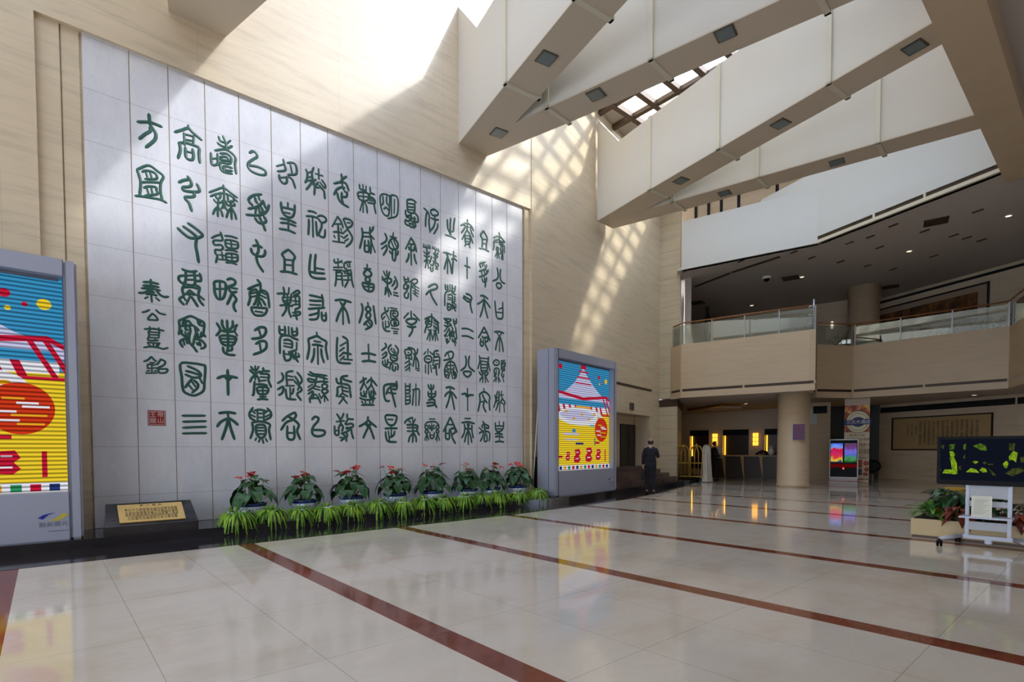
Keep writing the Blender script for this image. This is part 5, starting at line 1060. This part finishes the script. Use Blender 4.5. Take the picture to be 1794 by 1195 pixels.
m.poly([(-.48, -.015, 2.52), (.50, -.015, 2.56), (.47, -.015, 2.44), (.50, -.015, 2.34), (-.48, -.015, 2.30), (-.43, -.015, 2.41)], 3); pdisc(.04, 2.44, .24, .20, -.016, 3)
RX = Matrix.Rotation(pi/2, 4, 'X')
text_mesh(m, '三元大酒店', .165, Matrix.Translation((.04, -.018, 2.43)) @ RX, 5)
text_mesh(m, '特色小吃', .14, Matrix.Translation((.02, -.008, 1.88)) @ RX, 4); text_mesh(m, '人氣招牌美食推薦', .115, Matrix.Translation((0, -.008, 1.72)) @ RX, 4)
text_mesh(m, '火熱進行', .12, Matrix.Translation((.22, -.008, 1.50)) @ RX, 4); text_mesh(m, '中式套餐\n西式套餐', .10, Matrix.Translation((.25, -.008, 1.22)) @ RX, 4); text_mesh(m, '美味推介', .09, Matrix.Translation((.22, -.008, .96)) @ RX, 4)
m.box(.0, .2, -.008, -.004, .56, .88, 6); m.box(.0, .2, -.008, -.004, .26, .52, 7); pdisc(.34, .74, .10, .10, -.008, 6); pdisc(.36, .50, .09, .10, -.008, 1); pdisc(.33, .30, .10, .08, -.008, 6); m.box(.0, .44, -.008, -.004, .08, .11, 4)
m.build('printed_sheet', pcol, po, True)
KT = frame(*(on_z(1451, 847.5, 0.0)[:2]), 13); kx0 = on_line(1451, 846, KT).x; kx1 = on_line(1503.5, 846, KT).x; kw = kx1-kx0; c = KT @ Vector(((kx0+kx1)/2, 0, 0))
kk = thing('information_kiosk', 'free-standing black two-screen kiosk on a pale base with red stripe', 'kiosk', tuple(c), rad(13)); h = kw/2
m = MB(); m.bbox(-h, h, 0, .34, .0, .10, .02); m.bbox(-h+.03, h-.03, .06, .28, .10, .24, .01); m.build('base', [mat('kiosk_grey', (196, 186, 182), 0.4)], kk, True)
m = MB(); m.box(-h-.005, h+.005, -.006, .345, .105, .13); m.build('red_stripe', mat('kiosk_red', (150, 30, 40), 0.4), kk, True)
m = MB(); m.bbox(-h+.02, h-.02, .06, .26, .22, 1.78, .015); m.build('cabinet', M['white'], kk, True)
m = MB(); m.bbox(-h+.05, h-.05, .045, .07, .28, 1.74, .008); m.build('black_front', M['black'], kk, True)
def pic_mat(name, stops, s=0.6):
    m = NT(name); o = m.n('ShaderNodeTexCoord').outputs['Object']; z = m.xyz(o)[2]; n = m.noise(o, 9.0, 3.0)
    f = m.math('ADD', m.math('DIVIDE', m.math('SUBTRACT', z, .86), .76), m.math('MULTIPLY', m.math('SUBTRACT', n, .5), .5))
    e = m.n('ShaderNodeEmission'); m.l(m.ramp(f, [(p, lin(c)) for p, c in stops]), e.inputs['Color']); e.inputs['Strength'].default_value = s; m.l(e.outputs[0], m.out.inputs['Surface']); return m.mat
m = MB(); m.box(-h+.07, -.03, .040, .046, .86, 1.62); m.build('left_screen', pic_mat('kiosk_picture_red', [(0, (60, 70, 90)), (.12, (226, 206, 70)), (.3, (226, 60, 60)), (.5, (206, 40, 110)), (.68, (206, 30, 40)), (.8, (120, 160, 250)), (1, (60, 110, 230))]), kk, True)
m = MB(); m.box(.03, h-.07, .040, .046, .86, 1.62); m.build('right_screen', pic_mat('kiosk_picture_green', [(0, (26, 70, 40)), (.2, (70, 150, 70)), (.38, (80, 110, 190)), (.6, (120, 110, 220)), (.8, (110, 60, 120)), (1, (90, 70, 80))]), kk, True)
m = MB(); m.box(-h+.06, h-.06, .042, .046, .66, .80); m.build('lower_strip', emit('kiosk_dim_red', (120, 14, 18), 0.35), kk, True)
m = MB(); m.ball((0, .045, .62), (.03, .01, .045)); m.build('button', emit('kiosk_button', (255, 110, 90), 0.8), kk, True)
for z in (.93, 1.35):
    m = MB(); m.tube([(-h+.0, .16, z), (-h+.03, .16, z)], .03, 10); m.build('side_knob', M['steel'], kk, True)
# escalator rising to the left behind the poster column
en = on_z(1529.5, 818.5, 0.62); en.x -= .22; TE = frame(en.x, en.y, 180-6); es = thing('escalator', 'escalator with rounded black handrail end rising to the left behind the poster column', 'escalator', (en.x, en.y, 0.0), rad(174))
for k, yy in enumerate((0.0, -1.1)):
    L = 2.6; pts = [(.35, yy, .36), (.12, yy, .40), (-.04, yy, .49), (-.10, yy, .63), (-.04, yy, .77), (.12, yy, .86), (.8, yy, .90), (1.3, yy, 1.02), (L, yy, 1.02+(L-1.3)*.577)]
    m = MB(); m.tube(pts, .035, 8); m.build('handrail', M['black'], es, True)
    m = MB(); q = [(.35, .36), (.10, .42), (-.03, .50), (-.09, .62), (-.03, .74), (.12, .83), (.8, .87), (1.3, .99), (L, .99+(L-1.3)*.577), (L, .25+(L-1.3)*.577), (1.3, .25), (.35, .25)]
    m.plate([(a, yy+.012, b) for a, b in q], .024); m.build('glass_panel', mat('smoked_panel', (60, 68, 66), 0.25), es, True)
    m = MB(); m.add([(a, yy+s, b) for s in (-.08, .08) for a, b in ((.2, 0), (.2, .26), (1.3, .26), (L, .26+(L-1.3)*.577), (L, -.2+(L-1.3)*.577), (1.6, 0))], [(0, 1, 2, 3, 4, 5), (11, 10, 9, 8, 7, 6)] + [(i, 6+i, 6+(i+1) % 6, (i+1) % 6) for i in range(6)]); m.build('side_skirt', M['steel'], es, True)
m = MB()
for k in range(4):
    a = 1.2 + .3*k; m.box(a, a+.3, -1.0, -.1, max(0.02, .0+(a-1.3)*.577), max(.1, .12+(a-1.2)*.577))
m.build('steps', mat('escalator_step', (60, 60, 62), 0.5, 0.4), es, True)

# ================================================================ framed scroll and framed painting on the right wall
sx0, sx1 = on_line(1563, 760, FW).x, on_line(1740, 760, FW).x
sc_ = thing('framed_scroll', 'wide dark-framed calligraphy scroll on the right lobby wall behind the television', 'picture', tuple(FW @ Vector(((sx0+sx1)/2, 0, 1.32))), FW.to_euler().z); hw = (sx1-sx0)/2
m = MB(); fr = .055
for a in ((-hw, hw, 0, fr), (-hw, hw, 1.50-fr, 1.50)): m.box(a[0], a[1], -.05, 0, a[2], a[3])
for a in ((-hw, -hw+fr), (hw-fr, hw)): m.box(a[0], a[1], -.05, 0, fr, 1.50-fr)
m.build('frame', mat('dark_frame', (36, 24, 18), 0.35), sc_, True)
m = MB(); m.box(-hw+fr, hw-fr, -.02, 0, fr, 1.50-fr); m.build('paper', mat('aged_paper', (188, 158, 110), 0.8, var=0.06), sc_, True)
txt = '山不在高有仙則名水不在深有龍則靈斯是陋室惟吾德馨苔痕上階綠草色入簾青談笑有鴻儒往來無白丁可以調素琴閱金經無絲竹之亂耳無案牘之勞形南陽諸葛廬西蜀子雲亭孔子云何陋之有'
m = MB(); q = 0
for cI in range(16):
    n_ = 9 if cI < 13 else (5, 7, 6)[cI-13]; col_ = ''.join(txt[(q+i) % len(txt)] for i in range(n_)); q += n_; big = cI < 13
    x = hw - .55 - cI*(2*hw-1.0)/16.5
    text_mesh(m, '\n'.join(col_), .135 if big else .085, Matrix.Translation((x, -.022, .75 + (0 if big else .15))) @ RX, 0, line=.86)
m.build('lettering', mat('scroll_ink', (62, 42, 28), 0.8), sc_, True)
ux0, ux1 = -.62, 4.26; pn = thing('framed_painting', 'large dark-framed brown landscape painting on the upper gallery wall', 'picture', tuple(FW @ Vector(((ux0+ux1)/2, 0, 5.55))), FW.to_euler().z); hw = (ux1-ux0)/2; H = 2.46
m = MB()
for a in ((-hw, hw, 0, .07), (-hw, hw, H-.07, H)): m.box(a[0], a[1], -.06, 0, a[2], a[3])
for a in ((-hw, -hw+.07), (hw-.07, hw)): m.box(a[0], a[1], -.06, 0, .07, H-.07)
m.build('frame', bpy.data.materials['dark_frame'], pn, True)
m = MB(); m.box(-hw+.07, hw-.07, -.03, 0, .07, H-.07); m.build('mat_board', mat('picture_mount', (176, 150, 128), 0.8), pn, True)
def paint_mat():
    m = NT('painted_landscape'); o = m.n('ShaderNodeTexCoord').outputs['Object']; n = m.noise(m.scale(o, 1, 1, .5), 2.4, 6.0, .65)
    m.principled(m.ramp(n, [(.38, lin((40, 24, 14))), (.5, lin((92, 56, 28))), (.66, lin((140, 96, 52)))]), .6); return m.mat
m = MB(); m.box(-hw+.40, hw-.40, -.035, -.03, .42, H-.30); m.build('canvas', paint_mat(), pn, True)

# ================================================================ glass railings
RAIL = mat('wooden_handrail', (150, 96, 52), 0.4, var=0.08)
def railing(pts, label, posts):
    c = Vector((sum(p[0] for p in pts)/len(pts), sum(p[1] for p in pts)/len(pts), 5.56)); t = thing('glass_railing', label, 'railing', tuple(c))
    m = MB(); m.tube([(p[0], p[1], 6.42) for p in pts], .028, 8); m.build('handrail', RAIL, t)
    for a, b, n in posts:
        a = Vector(a); b = Vector(b); d = b-a; l = d.length; T = frame(a.x, a.y, math.degrees(math.atan2(d.y, d.x)))
        for i in range(n):
            m = MB(); m.box(l*i/n+.02, l*(i+1)/n-.02, .07, .085, 5.50, 6.32, 0, T); m.build('glass_pane', M['glassrail'], t)
        for i in range(n+1):
            x = min(max(l*i/n, .03), l-.03); m = MB(); m.box(x-.02, x+.02, .05, .075, 5.0, 6.40, 0, T); m.build('post', M['steel'], t)
    return t
railing([(-1.36, 19.62), (BA[0], BA[1]+.08), (BB[0]-.08, BB[1]+.08), (2.15, 23.9)], 'glass railing with wooden handrail on the left balcony that juts forward', [(BA, BB, 4), (BB, (2.2, 23.9), 2), ((-1.42, 19.55), BA, 1)])
railing([(BC[0], BC[1]+.08), (BD[0], BD[1]+.08), (BE[0]-.05, BE[1]+.08), (BF[0]-.1, BF[1])], 'glass railing with wooden handrail on the set-back right balcony', [(BC, BD, 1), (BD, BE, 3), (BE, BF, 4)])
m = MB(); x, y = 3.74, 20.36
m.tube([(x, y, 5.56), (x, y, 6.62)], .035, 10)
for z in (5.75, 6.05, 6.35): m.tube([(x, y, z), (x-.12, y-.03, z+.05), (x-.16, y-.04, z)], .025, 8)
tag(m.build('steel_post', [M['steel']]), 'stout steel end post with clamps at the corner of the left balcony', 'post')
# upper gallery things seen over the railings
sp_ = on_line(1239, 560, frame(-1.2, 21.95, 13)); w = frame(-1.2, 21.95, 13) @ Vector((sp_.x, 0, 4.6)); t = thing('sculpture', 'tall dark sculpture on a plinth behind the left balcony railing', 'sculpture', tuple(w))
m = MB(); m.bbox(-.25, .25, -.25, .25, 0, 1.2, .02); m.build('plinth', M['granite'], t, True)
skin_obj('figure', [[((0, 0, 1.2), .16), ((.03, 0, 1.6), .13), ((-.03, 0, 2.0), .15), ((.02, 0, 2.5), .13), ((0, 0, 2.85), .07), ((-.02, 0, 3.05), .08)], [((.02, 0, 2.5), .13), ((.17, 0, 2.3), .05), ((.22, 0, 1.9), .05), ((.1, 0, 1.6), .04)]], mat('dark_bronze_figure', (30, 26, 26), 0.4, 0.4), t)
def shrub(name, label, loc, R_, h, rad_, n, ma, L=(.10, .18), Wd=.07, trough=None, group=None):
    t = thing(name, label, 'plant', loc, 0, group); g = random.Random(R_); m = MB()
    for i in range(n):
        a = g.uniform(0, 2*pi); f = g.random()**.5; zz = h*g.uniform(.25, 1); p = Vector((rad_[0]*f*cos(a), rad_[1]*f*sin(a), zz))
        d = Vector((cos(a)*g.uniform(.3, 1), sin(a)*g.uniform(.3, 1), g.uniform(-.5, .8))); heart(m, p, d, Vector((g.uniform(-.4, .4), g.uniform(-.4, .4), 1)), g.uniform(*L), Wd, .3)
    m.build('foliage', ma, t, True)
    s = MB()
    for i in range(9):
        a = i*2.4; s.tube([(0.02*cos(a), .02*sin(a), 0.02), (rad_[0]*.5*cos(a), rad_[1]*.5*sin(a), h*.7)], .008, 5)
    s.build('stems', M['stalk'], t, True); return t
DKL = leaf_mat('dark_shrub_leaf', (26, 46, 26), (52, 78, 40))
w = on_line(1465, 598, frame(2.2, 24.9, 13)); w = frame(2.2, 24.9, 13) @ Vector((w.x, 0, 4.6))
shrub('shrub', 'low dark shrub on the upper gallery in the gap between the two balconies', tuple(w), 4, 1.5, (.36, .36), 160, DKL)
for i, f in enumerate((.62, .74, .86, .96)):
    p = Vector(BD)*(1-f) + Vector(BE)*f + Vector((-.1, .55)); shrub('shrub', ('dark green shrub, leftmost behind the right glass railing', 'dark green shrub, second from the left behind the right glass railing', 'dark green shrub, third from the left behind the right glass railing', 'dark green shrub at the right corner of the right glass railing')[i], (p.x, p.y, 4.6), 30+i, 1.42, (.5, .28), 150, DKL, group='shrubs behind the right railing')
w = on_line(1458, 570, FR); w = FR @ Vector((w.x, -.02, w.z-.18)); t = thing('wall_light', 'small white tubular wall light above the low shrub on the gallery', 'lamp', tuple(w), rad(ab))
m = MB(); m.bbox(-.05, .05, -.08, .0, 0, .36, .02); m.build('shade', emit('dim_white_lamp', (255, 244, 226), .5), t, True); m = MB(); m.box(-.03, .03, -.0, .015, .1, .26); m.build('bracket', M['steel'], t, True)

# ================================================================ ceiling fittings
def flat_fitting(name, label, cat, p, ang, sx, sy, ma, ma2, group, z, t=.02):
    o = thing(name, label, cat, (p[0], p[1], z), rad(ang), group)
    m = MB(); m.bbox(-sx/2, sx/2, -sy/2, sy/2, -t, 0, .004); m.build('frame', ma, o, True)
    m = MB(); m.box(-sx/2+.03, sx/2-.03, -sy/2+.03, sy/2-.03, -t-.004, -t+.002); m.build('lens' if 'light' in name else 'grille', ma2, o, True); return o
LENS = mat('lamp_lens', (120, 132, 132), 0.25); FRM = mat('lamp_frame', (104, 98, 84), 0.4, .4)
bl = [((1.06, 8.30), -10, 'on the root of the near forked beam by the wall'), ((3.53, 7.44), -12, 'on the left arm of the near forked beam'), ((3.47, 8.98), 12, 'on the right arm of the near forked beam, nearest the fork'), ((6.09, 9.45), 12, 'on the right arm of the near forked beam, far from the fork'),
      ((2.65, 13.61), -12, 'on the left arm of the far forked beam, nearest the fork'), ((5.6, 13.0), -12, 'at the middle of the left arm of the far forked beam'), ((8.25, 12.45), -12, 'at the outer end of the left arm of the far forked beam'), ((3.09, 15.25), 12, 'on the right arm of the far forked beam, nearest the fork'), ((5.86, 15.85), 12, 'at the middle of the right arm of the far forked beam')]
for p, a, s in bl: flat_fitting('square_downlight', 'square recessed downlight ' + s, 'ceiling light', p, a, .34, .34, FRM, LENS, 'downlights in the beams', ZB)
ZC = 8.5
for (px, py), s in (((1385, 487), 'beside the white camera dome'), ((1222, 530), 'above the left balcony railing'), ((1640, 388), 'near the edge of the upper ceiling at the right'), ((1560, 502), 'above the large painting')):
    p = on_z(px, py, ZC); flat_fitting('air_vent', 'dark square ceiling vent ' + s, 'vent', p, 13, .62, .62, M['bronze'], M['bronze'], 'vents in the upper ceiling', ZC)
LIT = emit('lit_downlight', (255, 222, 190), 1.3)
def round_light(px, py, z, label, r=.075):
    p = on_z(px, py, z); o = thing('round_downlight', label, 'ceiling light', (p.x, p.y, z), 0, 'lit round downlights'); m = MB(); m.lathe([(r+.03, -.012), (r+.03, 0)], 20); m.build('ring', M['white'], o, True); m = MB(); m.lathe([(.001, -.016), (r, -.014)], 20); m.build('lens', LIT, o, True)
for (px, py), s in (((1405, 485), 'right of the dark vent by the camera dome'), ((1593, 440), 'in the middle of the upper ceiling'), ((1317, 535), 'just above the left railing'), ((1767, 378), 'near the long beam at the right edge')): round_light(px, py, ZC, 'small lit downlight ' + s)
for (px, py), s in (((1485, 703), 'above the poster column'), ((1307, 707), 'left of the round column'), ((1707, 692), 'left of its neighbour over the scroll'), ((1750, 694), 'at the right over the scroll')): round_light(px, py, ZS+.02, 'small lit downlight under the balcony ' + s, .07)
for i, (px, py) in enumerate(((1488, 425), (1541, 433), (1565, 394), (1620, 404), (1671, 412), (1694, 416), (1720, 420), (1713, 369), (1422, 451), (1473, 458), (1520, 465), (1565, 471), (1525, 414), (1636, 448), (1200, 475), (1298, 457), (1391, 441))):
    p = on_z(px, py, ZC); m = MB(); m.bbox(-.14, .14, -.035, .035, ZC-.03, ZC, .005, 0, frame(p.x, p.y, -19)); o = tag(m.build('slot_diffuser', [M['bronze']]), None, 'diffuser', 'slot diffusers in the upper ceiling'); o['label'] = 'short dark slot diffuser scattered in the upper gallery ceiling'
p = on_z(1343, 488, ZC-.08); t = thing('dome_camera', 'white dome camera under the upper ceiling', 'camera', (p.x, p.y, ZC)); m = MB(); m.lathe([(.17, 0), (.17, -.06), (.14, -.10)], 24); m.build('housing', M['white'], t, True); m = MB(); m.ball((0, 0, -.10), (.12, .12, .11)); m.build('dome', M['black'], t, True)
q = on_line(1106, 712.5, F2); w = F2 @ Vector((q.x, 0, q.z)); m = MB(); m.bbox(q.x-.16, q.x+.16, -.05, .0, q.z-.14, q.z+.14, .01, 0, F2); tag(m.build('wall_sign', [mat('grey_sign', (92, 82, 66), 0.5)]), 'small dark box on the wall above the doorway niche', 'sign')
# ================================================================ planter with plants, television on its stand
m = MB(); m.bbox(8.77, 10.95, 10.45, 10.95, .04, .30, .01, 0); m.box(8.79, 10.93, 10.47, 10.93, 0, .04, 1)
pt = thing('planter_box', 'long low beige stone planter behind the television stand', 'planter', (9.86, 10.7, 0))
m.build('trough', [mat('beige_stone', (206, 184, 140), 0.5, var=0.05), M['brown']], pt)
m = MB(); m.box(8.80, 10.92, 10.48, 10.92, .28, .31); m.build('soil', M['soil'], pt)
LILY = leaf_mat('bright_lily_leaf', (60, 110, 40), (126, 168, 66)); DGL = leaf_mat('dark_green_leaf', (34, 66, 44), (78, 112, 74)); CRO = leaf_mat('croton_leaf', (66, 24, 20), (150, 66, 40)); CR2 = leaf_mat('pink_croton_leaf', (60, 22, 26), (196, 130, 106))
def blade(m, base, a, el, L, wd, droop):
    """long arching leaf"""
    n = 7; vs = []; fs = []; s = Vector((-sin(a), cos(a), 0))
    for i in range(n+1):
        t = i/n; c = base + Vector((cos(a)*cos(el), sin(a)*cos(el), sin(el)))*(L*t) + Vector((0, 0, -droop*t*t)); w_ = wd*sin(pi*min(1, .08 + t*.92))**.8*(1 if t < 1 else 0); u = Vector((0, 0, .25*w_))
        vs += [c + s*w_ + u, c, c - s*w_ + u]
    for i in range(n): fs += [(i*3, i*3+1, i*3+4, i*3+3), (i*3+1, i*3+2, i*3+5, i*3+4)]
    m.add(vs, fs, 0, True)
def leafy(label, x, y, seed, ma, n, L, wd, el, droop, spread, h0):
    g = random.Random(seed); t = thing('leafy_plant', label, 'plant', (x, y, .31), 0, None); m = MB(); st = MB()
    for i in range(n):
        a = i*2.399 + g.uniform(-.3, .3); k = g.uniform(.6, 1); b = Vector((spread*k*cos(a)*.5, spread*k*sin(a)*.35, h0*g.uniform(.2, 1)))
        st.tube([(0.02*cos(a), .02*sin(a), 0), b], .005, 5); blade(m, b, a, g.uniform(*el), L*g.uniform(.7, 1.1), wd*g.uniform(.8, 1.15), droop*g.uniform(.6, 1.3))
    m.build('foliage', ma, t, True); st.build('stems', M['stalk'], t, True); return t
leafy('bright green arching plant at the left end of the stone planter', 9.0, 10.68, 1, LILY, 46, .36, .038, (-.1, 1.3), .18, .18, .16)
leafy('dense dark green plant in the planter, second from the left', 9.26, 10.78, 2, DGL, 84, .25, .055, (-.2, .9), .14, .44, .44)
leafy('dense dark green plant in the planter just left of the stand', 9.52, 10.76, 3, DGL, 80, .25, .055, (-.2, .9), .14, .42, .42)
leafy('reddish brown croton low at the front of the planter left of the stand', 9.36, 10.56, 4, CRO, 60, .20, .045, (-.5, .8), .16, .34, .22)
leafy('dark leafy plant in the planter seen through the television stand', 9.84, 10.72, 5, DGL, 34, .20, .05, (0, .9), .12, .34, .26)
leafy('reddish brown croton in the planter seen through the television stand', 10.02, 10.60, 6, CRO, 40, .18, .05, (-.3, .6), .14, .22, .16)
leafy('pink-edged dark croton at the right edge of the photo, right of the stand', 10.32, 10.62, 7, CR2, 36, .26, .06, (-.4, .8), .18, .30, .30)
m = MB(); m.bbox(8.95, 9.32, 11.6, 11.9, 0, .74, .02); tag(m.build('yellow_box', [mat('yellow_plastic', (206, 160, 40), 0.5)]), 'yellow box standing behind the planter, seen under the television', 'box')
m = MB(); m.bbox(10.0, 10.5, 11.5, 11.8, 0, .85, .02); tag(m.build('peach_board', [mat('peach_panel', (206, 150, 104), 0.6)]), 'peach coloured board standing behind the planter right of the stand', 'board')
def pic_noise(name, a, b, s):
    m = NT(name); n = m.noise(m.pos(), 26.0, 4.0); e = m.n('ShaderNodeEmission'); m.l(m.ramp(n, [(.35, lin(b)), (.6, lin(a))]), e.inputs['Color']); e.inputs['Strength'].default_value = s; m.l(e.outputs[0], m.out.inputs['Surface']); return m.mat
tv = thing('television_stand', 'large flat television on a grey wheeled stand at the right', 'television', (9.78, 10.05, 0))
m = MB(); m.bbox(9.17, 10.42, 10.0, 10.06, .885, 1.585, .012); m.build('screen_frame', M['black'], tv)
m = MB(); keys = [emit('tv_night', (17, 21, 33), .6), pic_noise('tv_lime', (160, 196, 40), (84, 120, 24), .5), pic_noise('tv_green', (96, 130, 36), (40, 62, 24), .5), pic_noise('tv_olive', (80, 88, 40), (36, 42, 28), .5)]
def zx(x): return 9.225 + (1594 + x/7.03 - 1650)*.00611
def zz(y): return 1.5 - (690 + y/7.03 - 775)*.00841
m.box(9.215, 10.375, 9.9965, 9.999, .955, 1.545, 0)
def tvp(mi, pts, d=0): m.poly([(zx(x), 9.996 - .0004*d, zz(y)) for x, y in pts][::-1], mi)
for mi, P in ((1, [(505, 780), (560, 770), (600, 850), (610, 980), (545, 985), (530, 880)]), (1, [(500, 700), (545, 705), (575, 740), (560, 780), (510, 770)]), (2, [(495, 620), (570, 615), (560, 680), (500, 690)]), (1, [(410, 975), (440, 930), (520, 925), (590, 985)]), (2, [(680, 620), (715, 615), (710, 680), (680, 690)]), (2, [(680, 790), (700, 740), (700, 795)]), (2, [(800, 640), (890, 610), (960, 640), (980, 700), (900, 690), (840, 660)]), (1, [(800, 830), (830, 815), (875, 830), (840, 855)]), (2, [(930, 840), (960, 825), (980, 845), (950, 860)]), (3, [(990, 850), (1060, 850), (1050, 870), (1000, 868)]), (1, [(720, 955), (780, 905), (850, 920), (890, 960)]), (1, [(890, 930), (920, 895), (970, 910), (985, 950), (930, 955)]), (3, [(990, 900), (1040, 930), (1100, 990), (1050, 985)]), (3, [(1240, 610), (1310, 610), (1300, 700), (1240, 690)]), (1, [(1240, 760), (1290, 700), (1340, 720), (1325, 830), (1280, 800), (1245, 810)]), (1, [(1170, 850), (1210, 810), (1240, 840), (1220, 900), (1190, 890)]), (3, [(1370, 770), (1420, 765), (1420, 830), (1380, 830)]), (3, [(1200, 960), (1290, 900), (1400, 890), (1420, 930), (1290, 990)]), (2, [(1480, 640), (1560, 620), (1600, 700), (1500, 720)]), (1, [(1500, 900), (1580, 860), (1660, 940), (1560, 980)]), (3, [(620, 890), (660, 880), (655, 930), (625, 925)]), (3, [(380, 640), (430, 620), (420, 680)]), (3, [(385, 920), (400, 940), (380, 945)])):
    tvp(mi, P, 1)
m.build('display', keys, tv)
PST = mat('grey_stand_metal', (190, 194, 206), 0.4, .2, var=.01)
for x in (9.50, 9.955):
    m = MB(); m.bbox(x, x+.045, 10.06, 10.11, .14, 1.30, .008); m.build('upright', PST, tv)
for z0, z1 in ((.70, .88), (.58, .66), (.24, .36)):
    m = MB(); m.bbox(9.54, 9.96, 10.075, 10.09, z0, z1, .003); m.build('back_panel', mat('pale_back_panel', (196, 200, 206), 0.5) if 'pale_back_panel' not in bpy.data.materials else bpy.data.materials['pale_back_panel'], tv)
m = MB(); m.bbox(9.46, 10.03, 9.84, 10.12, .425, .45, .006); m.build('shelf', PST, tv)
m = MB(); m.bbox(9.44, 10.06, 10.05, 10.12, .11, .165, .012); m.bbox(9.72, 9.80, 10.06, 10.11, .05, .12, .01); m.build('base_bar', PST, tv)
for (cx_, cy_, ax_) in ((9.27, 9.74, 9.47), (10.25, 9.74, 10.03), (9.38, 10.36, 9.47), (10.14, 10.36, 10.03)):
    m = MB(); m.tube([(ax_, 10.08, .14), (cx_, cy_, .115)], [.03, .024], 8); m.build('base_arm', PST, tv)
    m = MB(); m.tube([(cx_-.03, cy_, .045), (cx_-.012, cy_, .045)], .045, 16); m.tube([(cx_+.012, cy_, .045), (cx_+.03, cy_, .045)], .045, 16); m.box(cx_-.012, cx_+.012, cy_-.02, cy_+.02, .04, .11); m.build('castor', M['black'], tv)
m = MB(); m.box(9.60, 9.815, 9.832, 9.836, .47, .755); nt_ = thing('paper_notice', 'white printed sheet of paper propped on the shelf of the television stand', 'notice', (9.71, 9.835, .451))
m = MB(); m.bbox(9.60, 9.82, 9.833, 9.838, .451, .75, .001); m.build('sheet', mat('white_paper', (228, 230, 214), 0.7), nt_)
m = MB()
for k in range(9): m.box(9.63, 9.79 - .03*(k % 3), 9.8315, 9.8335, .69-.024*k, .695-.024*k)
m.build('printed_lines', mat('print_grey', (150, 150, 140), 0.7), nt_)
